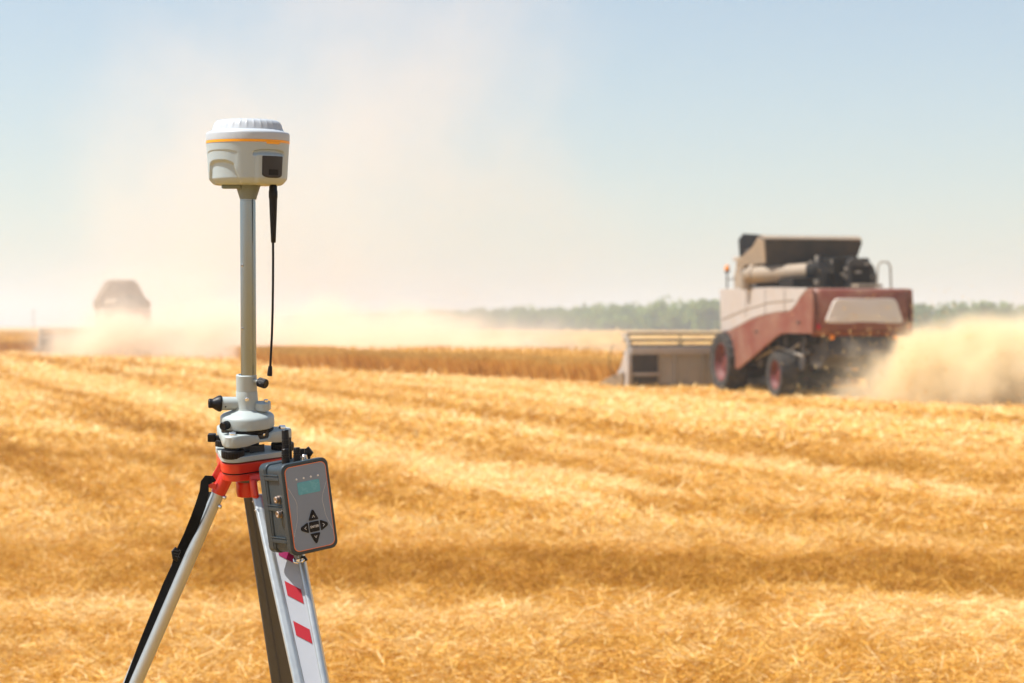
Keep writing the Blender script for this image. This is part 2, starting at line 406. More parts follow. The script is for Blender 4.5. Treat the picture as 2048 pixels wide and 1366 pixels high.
# ------------------------------------------------------------------ far windbreak and the taller tree
def leaf_mat():
    m, n, l, p = principled('far_foliage')
    at = n.new("ShaderNodeAttribute"); at.attribute_name = 'tone'
    cr = n.new("ShaderNodeValToRGB"); e = cr.color_ramp.elements
    e[0].color = (.10, .16, .02, 1); e[1].color = (.26, .34, .05, 1)
    l.new(at.outputs['Fac'], cr.inputs['Fac']); l.new(cr.outputs[0], p.inputs['Base Color']); p.inputs['Roughness'].default_value = .7
    tr = n.new("ShaderNodeBsdfTranslucent"); l.new(cr.outputs[0], tr.inputs['Color'])
    ms = n.new("ShaderNodeMixShader"); ms.inputs[0].default_value = .35
    l.new(p.outputs[0], ms.inputs[1]); l.new(tr.outputs[0], ms.inputs[2]); l.new(ms.outputs[0], n["Material Output"].inputs['Surface'])
    return m
M['leaf'] = leaf_mat()
def crown(cx, cy, cz, rx, rz, n, size):
    """leaf-sized faces gathered in clumps through a crown"""
    nc = 16
    cl = rng.normal(size=(nc, 3)); cl /= np.linalg.norm(cl, axis=1)[:, None]; cl *= rng.uniform(.35, .85, (nc, 1)); cr = rng.uniform(.25, .5, nc); ct = rng.uniform(.1, .9, nc)
    k = rng.integers(0, nc, n); q = rng.normal(size=(n, 3)); q /= np.linalg.norm(q, axis=1)[:, None]; q = cl[k] + q * (cr[k] * rng.uniform(.6, 1, n))[:, None]
    P = q * [rx, rx, rz] + [cx, cy, cz]
    a = rng.normal(size=(n, 3)); a /= np.linalg.norm(a, axis=1)[:, None]; b = np.cross(a, rng.normal(size=(n, 3))); b /= np.linalg.norm(b, axis=1)[:, None]
    s = (size * rng.uniform(.5, 1.3, n))[:, None]
    V = np.stack([P - a * s, P - b * s * .7, P + a * s, P + b * s * .7], 1).reshape(-1, 3)
    F = np.arange(4 * n).reshape(-1, 4)
    return V, F, np.repeat(np.clip(ct[k] + rng.normal(0, .15, n), 0, 1), 4)
VV, FF, TT, off = [], [], [], 0
def put(vft):
    global off
    VV.append(vft[0]); FF.append(vft[1] + off); TT.append(vft[2]); off += len(vft[0])
A, B = np.array([62., 545.]), np.array([-170., 1500.])
for i in range(230):
    t = (i + rng.uniform(-.4, .4)) / 230; t = t ** 1.25
    p = A + (B - A) * t; h = rng.uniform(7.4, 9.0) * (1.0 + .10 * math.sin(i * .35))
    put(crown(p[0] + rng.uniform(-4, 4), p[1] + rng.uniform(-6, 6), h * .47, h * .5 * rng.uniform(.9, 1.4), h * .52, 600, .6))
for i in range(90):
    p = A + (np.array([330., 470.]) - A) * (i / 90); h = rng.uniform(7.0, 8.4)
    put(crown(p[0], p[1] + rng.uniform(-6, 6), h * .47, h * .62, h * .52, 600, .6))
tag(fast_mesh('tree_line', np.concatenate(VV), np.concatenate(FF), M['leaf'], {'tone': np.concatenate(TT)}), 'long hazy green windbreak along the horizon', 'trees', kind='stuff')

t = thing('tree', 'taller rounded green tree rising above the far windbreak left of the near combine harvester', 'tree', (54, 548, 0))
mb = MB().tube([(54, 548, -.2), (54.1, 548, 2), (53.8, 548.2, 5)], [.35, .25, .12], 8)
for a_ in range(5): mb.tube([(54, 548, 2.2 + a_ * .3), (54 + 2 * math.cos(a_ * 1.3), 548 + 2 * math.sin(a_ * 1.3), 5)], [.14, .04], 6)
mb.build('trunk', 'bark', t)
v, f, tt = crown(0, 0, 5.2, 4.3, 3.9, 2600, .5)
o = fast_mesh('crown', v, f, M['leaf'], {'tone': tt}); o.parent = t

t = thing('utility_pole', 'thin distant pole standing on the horizon at far left', 'pole', (-149, 620, 0))
MB().cyl((-149, 620, -.3), (-149, 620, 6.4), .14, .1, 8).build('post', 'pole', t)
MB().box((-149, 620, 5.9), (.7, .06, .06)).build('crossarm', 'pole', t)

# ------------------------------------------------------------------ combine harvesters (local axes: x right, y forward, z up)
def wheel(root, x, y, rad, wid):
    w = bpy.data.objects.new('wheel', None); COL.objects.link(w); w.parent = root; w.location = (x, y, rad)
    hw = wid / 2
    prof = [(rad * .62, -hw * .8), (rad * .80, -hw * .98), (rad * .92, -hw * .92), (rad * .955, -hw * .6), (rad * .96, 0), (rad * .955, hw * .6), (rad * .92, hw * .92), (rad * .80, hw * .98), (rad * .62, hw * .8)]
    mb = MB().lathe(prof, (0, 0, 0), (1, 0, 0), 56, caps=False)
    nl = 20
    for k in range(nl):
        for sgn in (-1, 1):
            t0 = 2 * math.pi * (k + (.25 if sgn > 0 else -.25)) / nl
            rings = []
            for q in range(5):
                u = q / 4; xx = sgn * hw * (.03 + .92 * u); th = t0 - .16 * u
                r1 = rad * (1.0 - .05 * u ** 3); r0 = rad * .90
                dt = .055
                rings.append([(xx, r * math.cos(a), r * math.sin(a)) for r, a in ((r0, th - dt), (r1, th - dt * .75), (r1, th + dt * .75), (r0, th + dt))])
            mb.loft(rings)
    mb.build('tyre', 'tyre', w, world=False, smooth=35)
    pr = [(rad * .63, -hw * .78), (rad * .60, -hw * .80), (rad * .56, -hw * .5), (rad * .5, -hw * .25), (rad * .2, -hw * .2), (rad * .18, -hw * .45), (rad * .02, -hw * .47)]
    rb = MB().lathe(pr, (0, 0, 0), (1, 0, 0), 40, caps=False)
    rb.lathe([(r, -h) for r, h in pr], (0, 0, 0), (1, 0, 0), 40, caps=False)
    for k in range(8):
        a_ = k * math.pi / 4
        for sg in (-1, 1): rb.cyl((sg * hw * .2, rad * .32 * math.cos(a_), rad * .32 * math.sin(a_)), (sg * hw * .3, rad * .32 * math.cos(a_), rad * .32 * math.sin(a_)), rad * .03, seg=8)
    rb.build('rim', 'rim', w, world=False)

def arcpts(c, r, a0, a1, n):
    return [(c[0] + r * math.cos(a0 + (a1 - a0) * k / n), c[1] + r * math.sin(a0 + (a1 - a0) * k / n)) for k in range(n + 1)]

def combine(label, loc, rz, hdr_half, hopper):
    g = thing('combine_harvester', label, 'combine harvester', loc, rz, 'combine harvesters cutting the wheat')
    B_ = lambda mb, name, m, bv=.012, parent=g, sm=35: mb.build(name, m, parent, bevel=bv, smooth=sm, world=False)
    lx, rx = -1.25, 1.12
    # side skins: yz outlines; red lower/rear, pale upper/front
    pale = [(.42, 2.55), (.30, 1.49), (-.35, 1.53), (-1.08, 1.66), (-1.8, 1.79), (-2.45, 1.88), (-3.4, 1.95), (-4.37, 1.98), (-4.68, 2.10), (-4.98, 2.28), (-5.3, 2.42), (-5.45, 2.47), (-3, 2.53)]
    redp = [(.30, 1.485), (.33, 1.40), (.1, 1.34), (-.12, 1.16), (-.34, .90), (-.50, .68), (-.66, .60), (-.95, .60), (-1.2, .68), (-2.4, 1.05), (-3.4, 1.36), (-3.7, 1.44), (-4.0, 1.47), (-5.70, 1.47), (-5.74, 1.9), (-5.68, 2.44), (-5.46, 2.465),
            (-5.31, 2.415), (-4.99, 2.275), (-4.69, 2.095), (-4.38, 1.975), (-3.4, 1.945), (-2.45, 1.875), (-1.8, 1.785), (-1.08, 1.655), (-.35, 1.525)]
    for sx, x0 in ((-1, lx), (1, rx)):
        def skin(poly): return MB().prism([(x0, y, z) for y, z in poly], (-sx * .06, 0, 0))
        B_(skin(pale), 'side_panel', 'cwhite')
        B_(skin(redp), 'side_panel', 'cred')
        B_(MB().tube([(x0 + sx * .004, .2, 1.80), (x0 + sx * .004, -1.4, 2.02), (x0 + sx * .004, -3.0, 2.18), (x0 + sx * .004, -4.6, 2.22)], .012, 6), 'trim_strip', 'cbeige', 0)
        B_(MB().box((x0 + sx * .004, -4.05, 2.2), (.004, .008, .28)), 'panel_seam', 'cdark', 0)
    # roof deck between the skins
    B_(MB().prism([(lx + .06, .42, 2.45), (lx + .06, -5.5, 2.40), (rx - .06, -5.5, 2.40), (rx - .06, .42, 2.45)], (0, 0, .07)), 'deck', 'cbeige')
    # tail hood: rounded rear, slightly bowed
    top = []
    def hood(z, bow, inset):
        pts = []
        for k in range(13):
            u = -1 + k / 6; xx = (lx + rx) / 2 + u * ((rx - lx) / 2 + .01 - inset)
            pts.append((xx, -5.64 - bow * (1 - abs(u) ** 2.6), z))
        return pts
    rows = [hood(1.42, .10, .02), hood(1.60, .17, 0), hood(2.0, .20, 0), hood(2.34, .19, .0), hood(2.43, .14, .03), hood(2.46, .05, .05)]
    vs = [p for r_ in rows for p in r_]; fs = [(i * 13 + k, i * 13 + k + 1, (i + 1) * 13 + k + 1, (i + 1) * 13 + k) for i in range(5) for k in range(12)]
    o = B_(MB().add(vs, fs), 'tail_hood', 'cred', 0)
    sm_ = o.modifiers.new('solid', 'SOLIDIFY'); sm_.thickness = .04
    # pale oblong panel set on the tail hood (wide rounded trapezoid)
    def hy(x): 
        u = (x - (lx + rx) / 2) / ((rx - lx) / 2); return -5.64 - .185 * (1 - min(1, abs(u)) ** 2.6)
    out = []
    cornr = [(-.99, 1.70), (.88, 1.70), (.66, 2.24), (-.78, 2.24)]
    n4 = 4
    for i in range(4):
        p0, p1, p2 = Vector(cornr[i - 1]), Vector(cornr[i]), Vector(cornr[(i + 1) % 4]); r_ = .12
        a_ = p1 + (p0 - p1).normalized() * r_; c_ = p1 + (p2 - p1).normalized() * r_
        for k in range(n4 + 1):
            t_ = k / n4; out.append(a_ * (1 - t_) ** 2 + p1 * 2 * t_ * (1 - t_) + c_ * t_ ** 2)
    cen = Vector((-.05, 1.97)); rings = []
    for sc_, dy in ((1.0, .03), (1.0, -.035), (.97, -.05), (.6, -.052), (.25, -.052)):
        rings.append([((cen + (p - cen) * sc_).x, hy((cen + (p - cen) * sc_).x) + dy, (cen + (p - cen) * sc_).y) for p in out])
    B_(MB().loft(rings), 'tail_panel', 'tail', 0, sm=30)
    for x_ in (-.80, .68): B_(MB().cyl((x_, -5.70, 1.385), (x_, -5.755, 1.385), .05, seg=16), 'tail_lamp', 'amber', .005)
    for x_ in (-1.12, 1.0): B_(MB().box((x_, -5.76, 1.62), (.035, .02, .06)), 'reflector', 'redmark', .004)
    B_(MB().box((-.05, -5.855, 1.52), (.9, .006, .008)), 'hood_seam', 'cblack', 0)
    for y_ in (-1.5, -2.8): B_(MB().box((lx - .002, y_, 2.18), (.004, .007, .33)), 'panel_seam', 'cdark', 0)
    B_(MB().box((lx - .012, -4.9, 1.72), (.012, .09, .02)), 'door_handle', 'cdark', .004); B_(MB().box((lx - .012, -2.2, 1.5), (.012, .09, .02)), 'door_handle', 'cdark', .004)
    # chassis, straw walker housing, chopper, axles
    B_(MB().prism([(-.95, .4, 1.42), (-.95, .6, .75), (-.95, -.6, .62), (-.95, -2.4, .95), (-.95, -5.2, 1.25), (-.95, -5.3, 1.42)], (1.8, 0, 0)), 'threshing_housing', 'cblack')
    B_(MB().prism([(-.88, -4.3, 1.40), (-.88, -4.4, .80), (-.88, -5.2, .70), (-.88, -5.75, .98), (-.88, -5.60, 1.40)], (1.66, 0, 0)).box((-.9, -4.9, 1.2), (.012, .3, .03)), 'straw_chopper', 'cdark')
    B_(MB().box((0, 0, .72), (.95, .14, .16)).box((0, -.1, .95), (.5, .2, .22)), 'front_axle', 'cblack')
    B_(MB().box((0, -3.8, .53), (1.05, .09, .09)).box((0, -3.8, .85), (.2, .25, .3)).box((-.75, -3.9, .85), (.1, .1, .25)).box((.75, -3.9, .85), (.1, .1, .25)), 'rear_axle', 'cblack')
    for k in range(12):
        mb = MB(); y_ = -1.4 - rng.random() * 3.6; z_ = .75 + rng.random() * .6
        mb.cyl((-1.02, y_, z_), (-.94, y_, z_), .05 + rng.random() * .14, seg=16)
        B_(mb, 'drive_pulley', 'cdark', .006)
    B_(MB().tube([(-1.0, -1.5, .85), (-1.0, -3.0, 1.15), (-1.0, -4.6, .95)], .03, 6).tube([(-1.03, -2.0, 1.3), (-1.03, -3.2, .9), (-1.03, -4.4, 1.25)], .025, 6), 'drive_belt', 'cgrey', 0)
    for (x, y, r_, w_) in ((-1.12, 0, .75, .60), (1.12, 0, .75, .60), (-1.22, -3.8, .53, .42), (1.22, -3.8, .53, .42)): wheel(g, x, y, r_, w_)
    # cab
    cb = MB().prism([(-.45, .15, 2.5), (-.45, 1.5, 2.1), (-.42, 1.75, 2.9), (-.40, 1.45, 3.28), (-.40, .15, 3.30)], (1.3, 0, 0))
    c_ = B_(cb, 'cab', 'cgrey', .03)
    for x_ in (.90, -.455): B_(MB().box((x_, .8, 2.85), (.012, .5, .3)), 'cab_window', 'glass', .005)
    B_(MB().prism([(-.45, .1, 3.30), (-.45, 1.7, 3.30), (.92, 1.7, 3.30), (.92, .1, 3.30)], (0, 0, .1)), 'cab_roof', 'cwhite')
    B_(MB().box((-.82, -.42, 2.93), (.20, .30, .40)), 'tank_locker', 'cbeige', .03)
    B_(MB().box((-.82, -.42, 2.54), (.205, .305, .06)), 'locker_base', 'cgrey', .01)
    # grain tank
    if hopper == 'open':
        B_(MB().prism([(-1.0, -.75, 2.5), (1.05, -.75, 2.5), (1.05, -1.55, 2.5), (-1.0, -1.55, 2.5)], (0, 0, 1.0)), 'grain_tank', 'cdark', .02)
        B_(MB().add([(-1.12, -2.52, 3.10), (1.08, -2.52, 3.10), (1.20, -2.68, 3.66), (-1.20, -2.68, 3.66), (-1.12, -2.48, 3.10), (1.08, -2.48, 3.10), (1.20, -2.64, 3.66), (-1.20, -2.64, 3.66)],
             [(0, 1, 2, 3), (7, 6, 5, 4), (0, 4, 5, 1), (1, 5, 6, 2), (2, 6, 7, 3), (3, 7, 4, 0)]), 'tank_flap', 'cdark', .004)  # rear flap's shade is put into its dark colour
        B_(MB().add([(-1.20, -2.70, 3.655), (1.20, -2.70, 3.655), (1.24, -2.40, 3.735), (-1.24, -2.40, 3.735), (-1.20, -2.70, 3.69), (1.20, -2.70, 3.69), (1.24, -2.40, 3.77), (-1.24, -2.40, 3.77)],
             [(0, 1, 2, 3), (7, 6, 5, 4), (0, 4, 5, 1), (1, 5, 6, 2), (2, 6, 7, 3), (3, 7, 4, 0)]), 'flap_rim', 'cbeige', .004)
        # left flap, the triangular rear gusset coloured pale for sunlight and the dark open front corner
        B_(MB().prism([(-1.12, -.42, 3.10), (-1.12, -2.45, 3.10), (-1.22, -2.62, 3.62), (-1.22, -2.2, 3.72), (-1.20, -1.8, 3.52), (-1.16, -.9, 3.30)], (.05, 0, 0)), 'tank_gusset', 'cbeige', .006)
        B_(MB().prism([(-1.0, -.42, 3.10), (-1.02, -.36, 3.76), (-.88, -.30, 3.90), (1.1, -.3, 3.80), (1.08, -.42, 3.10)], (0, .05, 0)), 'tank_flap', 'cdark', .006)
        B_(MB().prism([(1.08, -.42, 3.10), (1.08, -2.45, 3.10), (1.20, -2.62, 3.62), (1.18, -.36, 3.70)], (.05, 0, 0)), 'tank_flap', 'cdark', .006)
    else:
        B_(MB().prism([(-1.45, -2.5, 2.5), (1.55, -2.5, 2.5), (1.5, -2.5, 2.95), (1.2, -2.5, 3.15), (.78, -2.5, 4.02), (.55, -2.5, 4.12), (-.62, -2.5, 4.12), (-.82, -2.5, 4.02), (-1.30, -2.5, 3.15), (-1.42, -2.5, 2.95)], (0, 2.0, 0)), 'grain_tank', 'cbrown', .22)
    # folded unloading auger and elbow
    B_(MB().tube([(-1.30, -1.75, 2.84), (-1.2, -1.95, 2.84), (-.25, -3.2, 2.90), (-.18, -3.3, 2.90)], [.17, .20, .20, .20], 20).tube([(-1.24, -1.87, 2.86), (-1.18, -1.95, 2.86)], [.23, .23], 20), 'unloading_auger', 'cbeige', 0)
    B_(MB().tube([(-1.34, -1.7, 2.5), (-1.34, -1.7, 2.75), (-1.30, -1.78, 2.9)], [.13, .15, .17], 14), 'auger_pivot', 'cgrey', 0)
    B_(MB().tube([(-.28, -3.18, 2.90), (-.14, -3.38, 2.92), (-.08, -3.46, 2.82), (-.08, -3.46, 2.45)], [.22, .23, .21, .18], 16), 'auger_elbow', 'cblack', 0)
    # engine deck
    eb = MB().box((.55, -3.1, 2.85), (.45, .5, .36)).box((-.35, -3.0, 2.62), (.5, .5, .12)).cyl((.15, -2.9, 3.05), (.9, -2.9, 3.15), .13, seg=16).box((.25, -2.8, 3.2), (.2, .15, .07))
    B_(eb, 'engine', 'cblack', .02)
    arch = [(-.0, 0)] + [(.36 + .36 * math.cos(math.pi - q * math.pi / 10 * .5 - (0 if q < 0 else 0)), .62 + .1 * math.sin(q * math.pi / 10)) for q in range(0)]
    pr = [(.42, -3.7, 2.47), (1.18, -3.7, 2.47), (1.16, -3.7, 2.75), (1.08, -3.7, 3.0), (.96, -3.7, 3.13), (.80, -3.7, 3.18), (.50, -3.7, 3.18), (.42, -3.7, 3.12)]
    B_(MB().prism(pr, (0, .7, 0)), 'radiator_housing', 'cdark', .02)
    B_(MB().prism([(.52, -3.715, 2.62), (.98, -3.715, 2.62), (.98, -3.715, 3.02), (.52, -3.715, 3.02)], (0, .01, 0)), 'radiator_grille', 'cblack', 0)
    B_(MB().box((.72, -4.1, 2.56), (.30, .2, .035)), 'engine_step', 'cbeige', .01)
    B_(MB().cyl((.0, -2.9, 3.0), (.0, -2.9, 3.28), .06, seg=12), 'exhaust_stub', 'cgrey', .004); B_(MB().cyl((.28, -3.3, 3.1), (.28, -3.3, 3.22), .05, seg=12), 'filler_cap', 'cgrey', .004)
    for k in range(22):
        mb = MB(); p = Vector((rng.uniform(-.5, 1.0), rng.uniform(-3.75, -3.3), rng.uniform(2.55, 3.2))); mb.box(p, (rng.uniform(.02, .07), .03, rng.uniform(.02, .05)))
        B_(mb, 'engine_fitting', 'cgrey', .004)
    B_(MB().tube([(.44, -5.3, 2.46), (.46, -5.3, 2.95), (.52, -5.3, 3.06), (.70, -5.3, 3.06), (.76, -5.3, 2.95), (.78, -5.3, 2.46)], .022, 8), 'handrail', 'cgrey', 0)
    # beacon
    bc = B_(MB().cyl((-1.12, .22, 2.5), (-1.12, .22, 2.98), .022, seg=8).tube([(-1.12, .22, 2.78), (-.78, .22, 2.80)], .012, 6).cyl((-1.12, .22, 2.96), (-1.12, .22, 3.01), .07, seg=16), 'beacon_post', 'cdark', 0)
    o = MB().lathe([(.058, 3.01), (.058, 3.09), (.04, 3.13), (.004, 3.145)], (-1.12, .22, 0), (0, 0, 1), 16).build('beacon', 'amber', bc, world=False)
    # feeder house and header
    B_(MB().prism([(-.6, .6, .75), (-.6, 2.5, .25), (-.6, 2.5, .85), (-.6, .9, 1.5)], (1.2, 0, 0)), 'feeder_house', 'cdark', .02)
    H = hdr_half
    hd = bpy.data.objects.new('header', None); COL.objects.link(hd); hd.parent = g; hd.location = (0, 2.45, 0)
    K = lambda mb, nm, m, bv=.008: mb.build(nm, m, hd, bevel=bv, smooth=35, world=False)
    K(MB().prism([(-H + .1, 0, .12), (-H + .1, 0, 1.0), (-H + .1, .05, 1.0), (-H + .1, .05, .12)], (2 * H - .2, 0, 0)).prism([(-H + .1, .05, .12), (-H + .1, 1.1, .06), (-H + .1, 1.1, .09), (-H + .1, .05, .16)], (2 * H - .2, 0, 0)), 'trough', 'cheader')
    K(MB().box((0, -.03, 1.0), (H - .1, .08, .09)), 'top_beam', 'cwhite')
    for k in range(int(H * 2 / .75)):
        x = -H + .55 + k * .75; K(MB().box((x, -.03, .55), (.025, .03, .4)), 'rib', 'cheader')
    K(MB().box((-H + .50, -.09, .40), (.36, .03, .035)), 'crossbar', 'cwhite'); K(MB().box((H - .75, -.09, .40), (.62, .03, .035)), 'crossbar', 'cwhite')
    K(MB().box((-H + .50, -.05, .55), (.33, .012, .38)), 'end_recess_shade', 'cdark')  # flat dark plate painted as the shade of a recess
    for sx in (-1, 1):
        e = sx * H
        K(MB().prism([(e - sx * .1, -.10, .10), (e - sx * .1, -.16, .55), (e - sx * .1, -.06, 1.02), (e - sx * .1, .12, 1.02), (e - sx * .1, .5, .6), (e - sx * .1, 1.2, .2), (e - sx * .1, 1.2, .06)], (sx * .1, 0, 0)), 'end_plate', 'cwhite')
        K(MB().prism([(e, .2, .08), (e + sx * .02, .1, .45), (e + sx * .16, .9, .30), (e + sx * .20, 1.9, .06)], (sx * .06, 0, 0)), 'crop_divider', 'cbeige')
        K(MB().tube([(e - sx * .05, -.1, .85), (e - sx * .08, .1, 1.2), (e - sx * .08, .6, 1.42)], .035, 6).tube([(e - sx * .12, .0, 1.0), (e - sx * .12, .4, 1.45)], .03, 6), 'reel_arm', 'cgrey', 0)
        K(MB().tube([(e + sx * .15, .5, .3), (e + sx * .32, .45, .6), (e + sx * .33, .4, .9), (e + sx * .24, .4, 1.15)], .012, 6), 'crop_rod', 'cdark', 0)
    rl = MB().cyl((-H + .2, .62, 1.1), (H - .2, .62, 1.1), .05, seg=12)
    for k in range(6):
        a_ = k * math.pi / 3 + .52; y_, z_ = .62 + .38 * math.cos(a_), 1.1 + .33 * math.sin(a_)
        rl.cyl((-H + .2, y_, z_), (H - .2, y_, z_), .032, seg=6)
        for q in range(5):
            x = -H + .25 + q * (2 * H - .5) / 4; rl.cyl((x, .62, 1.1), (x, y_, z_), .015, seg=5)
    K(rl, 'reel', 'cdark', 0)
    K(MB().cyl((-H + .2, .42, .42), (H - .2, .42, .42), .2, seg=18), 'feed_auger', 'cgrey', 0)
    return g

combine('red and white combine harvester with open grain tank, seen from behind at right', (6.46, 49.3, 0), R(13.3), 3.05, 'open')
combine('distant combine harvester half hidden in its dust cloud at far left', (-21.75, 110, 0), R(17), 4.15, 'peaked')

# ------------------------------------------------------------------ survey instrument
class Frame:
    """a frame leaning towards the camera; sizes are given in millimetre-like units (1 unit = U metres)"""
    def __init__(s, axis_px, py0, Y0, tilt):
        s.t = R(tilt); s.Y0 = Y0; s.Z0 = EYE + (HY - py0) / FPX * Y0; s.X0 = (axis_px - CX) / FPX * Y0
        s.c, s.s = math.cos(s.t), math.sin(s.t)
        s.up = Vector((0, -s.s, s.c)); s.out = Vector((0, s.c, s.s)); s.rt = Vector((1, 0, 0))
    def h(s, py):
        k = (HY - py) / FPX; return (k * s.Y0 + EYE - s.Z0) / (s.c + k * s.s)
    def P(s, u, d, py, dh=0.0):
        """u, d in units right / away of the axis, height given by the photo row py on the axis"""
        h = s.h(py); U = (s.Y0 - h * s.s) / FPX
        return Vector((s.X0, s.Y0, s.Z0)) + s.rt * (u * U) + s.out * (d * U) + s.up * (h + dh * U)
    def U(s, py): return (s.Y0 - s.h(py) * s.s) / FPX
    def prof(s, pts, py0):      # (radius units, row) -> (metres, height above row py0)
        return [(r * s.U(py), s.h(py) - s.h(py0)) for r, py in pts]
HEAD = Frame(495.5, 900, 4.1, 8.0)
pv = HEAD.P(0, 0, 750)
POLE = Frame(496.3, 750, pv.y, 1.5)
def W(px, py, Y):
    """point at photo column/row on the plane at distance Y"""
    return Vector(((px - CX) / FPX * Y, Y, EYE + (HY - py) / FPX * Y))
UM = 4.1 / FPX

# --- GNSS receiver
rc = thing('satellite_receiver', 'round off-white satellite receiver with orange stripe on top of the steel pole', 'receiver', POLE.P(1.5, 0, 398))
def lat(mb, fr, pts, u=0, d=0, seg=64, fn=None, caps=True):
    py0 = pts[0][1]
    return mb.lathe(fr.prof(pts, py0), fr.P(u, d, py0), fr.up, seg, fn, caps)
ru = POLE.U(300)
def ss(a, b, x): 
    t = max(0.0, min(1.0, (x - a) / (b - a))); return t * t * (3 - 2 * t)
qz = Vector((0, 0, 1)).rotation_difference(POLE.up)
hb = POLE.h(371)
def row_of(h): return 371 - h / (POLE.h(300) - POLE.h(371)) * 71
def shell_fn(r, h, t):
    row = row_of(h); th = math.degrees(math.atan2(math.cos(t), -math.sin(t)))      # angle from the camera-facing side, positive to the right
    dr = 0.0
    # scooped recess on the left, three of them round the body
    for c in (-40, -160, 80 + 85):
        x = (th - c + 180) % 360 - 180
        w = 27 + 9 * ss(333, 368, row)
        inside = (1 - ss(w - 3, w + 1.5, abs(x)))
        arch = 322 + 8 * (abs(x) / 27) ** 3
        dr -= 5.0 * inside * ss(arch, arch + 7, row)
        dr -= 1.1 * (1 - ss(w, w + 8, abs(x))) * ss(303, 305.5, row - 4 * (abs(x) / 30) ** 3)
    x = th - 41.5
    ins = 1 - ss(25, 30, abs(x))
    arch = 302.5 + 6 * (abs(x) / 28) ** 4
    dr += (-5.0 * (1 - ss(24, 28, abs(x))) * ss(arch, arch + 1.5, row) * (1 - ss(arch + 5, arch + 11, row)))
    dr += 5.2 * (1 - ss(19, 25, abs(x))) * ss(311, 315, row)
    return r + dr * ru * min(1, r / (60 * ru))
pts = [(0.5, 371.2), (30, 371.2), (50, 371), (66, 370.6), (69, 369), (73, 365), (76.5, 361), (78, 358)]
row = 357.0
while row > 289: pts.append((78 + (357 - row) / 68 * 4.2, row)); row -= 1.0
pts.append((82.2, 288.4))
mb = MB(); prof = [(r * ru, POLE.h(p) - hb) for r, p in pts]
mb.lathe(prof, POLE.P(1.5, 0, 371), POLE.up, 300, shell_fn)
mb.build('housing', 'shell', rc, smooth=60)
lat(MB(), POLE, [(82.0, 288.6), (82.9, 288.2), (83.0, 283.4), (82.0, 283.0)], 1.5, seg=160).build('stripe', 'orange', rc, smooth=30)
lat(MB(), POLE, [(82.4, 283.2), (83.0, 283.0), (83.2, 271), (82.4, 268), (80, 266), (74, 264.2), (71, 262)], 1.5, seg=160).build('upper_rim', 'dome', rc, smooth=50)
def rib_fn(r, h, t): return r * (1 + .017 * max(0, math.cos(t * 30)) ** 2 * (1 if r > 30 * ru else 0) * ss(.0, .012, h))
lat(MB(), POLE, [(71, 262.5), (70, 260), (68, 255), (66, 250), (63.5, 246), (60, 243), (54, 241.5), (40, 240.5), (20, 240), (1, 240)], 1.5, seg=300, fn=rib_fn).build('dome_cap', 'dome', rc, smooth=70)
# stripe tab, control panel and button laid on the curved shell
def shell_patch(name, m, outline, lift, parent):
    """outline: (angle deg from the camera side, row) polygon, lofted out of the shell"""
    dn = []
    for i in range(len(outline)):
        a, b = outline[i - 1], outline[i]; k = max(1, int(max(abs(a[0] - b[0]) / 2.5, abs(a[1] - b[1]) / 5)))
        dn += [(a[0] + (b[0] - a[0]) * q / k, a[1] + (b[1] - a[1]) * q / k) for q in range(k)]
    outline = dn
    cen_a = sum(p[0] for p in outline) / len(outline); cen_r = sum(p[1] for p in outline) / len(outline)
    rings = []
    org = POLE.P(1.5, 0, 371)
    for sc_, lf in ((1, -3), (1, lift - .35), (.965, lift), (.8, lift), (.6, lift), (.4, lift), (.2, lift), (.05, lift)):
        ring = []
        for a, r_ in outline:
            a = cen_a + (a - cen_a) * sc_; r_ = cen_r + (r_ - cen_r) * sc_
            t = R(a) - math.pi / 2; h = POLE.h(r_) - hb
            base = (78 + (357 - min(r_, 357)) / 68 * 4.2) * ru
            rr = base + (5.2 + lf) * ru if r_ > 300 else shell_fn(base, h, t) + lf * ru
            ring.append(org + qz @ Vector((rr * math.cos(t), rr * math.sin(t), h)))
        rings.append(ring)
    return MB().loft(rings).build(name, m, parent, smooth=30)
def rrect(a0, a1, r0, r1, ra, rr, n=5, rb=None):
    out = []
    for (ca, cr, s0) in ((a1, r0, -90), (a1, r1, 0), (a0, r1, 90), (a0, r0, 180)):
        ra_, rr_ = (ra, rr) if cr == r0 or rb is None else rb
        oa = ca - ra_ if ca == a1 else ca + ra_; orr = cr + rr_ if cr == r0 else cr - rr_
        for k in range(n + 1):
            t = R(s0 + 90 * k / n); out.append((oa + ra_ * math.cos(t), orr + rr_ * math.sin(t)))
    return out
shell_patch('stripe_tab', 'orange', rrect(33.5, 57, 286.5, 292, 2.5, 2), 1.1, rc)
pn = shell_patch('control_panel', 'dkpanel', rrect(26.5, 60, 316, 359, 2, 2, rb=(12, 7)), .9, rc)
shell_patch('button', 'black', rrect(36, 52, 342, 354, 2, 1.5), 1.5, pn)
lat(MB(), POLE, [(24.5, 370), (24, 374), (16.8, 397), (16.5, 399), (1, 399)][::-1], 1.5, seg=48).build('neck', 'neck', rc, smooth=40)
MB().box(POLE.P(-29, -14, 374.5), (19 * ru, 12 * ru, 3.6 * ru), (POLE.rt, POLE.out, POLE.up)).build('socket_lug', 'neck', rc, bevel=.0015)
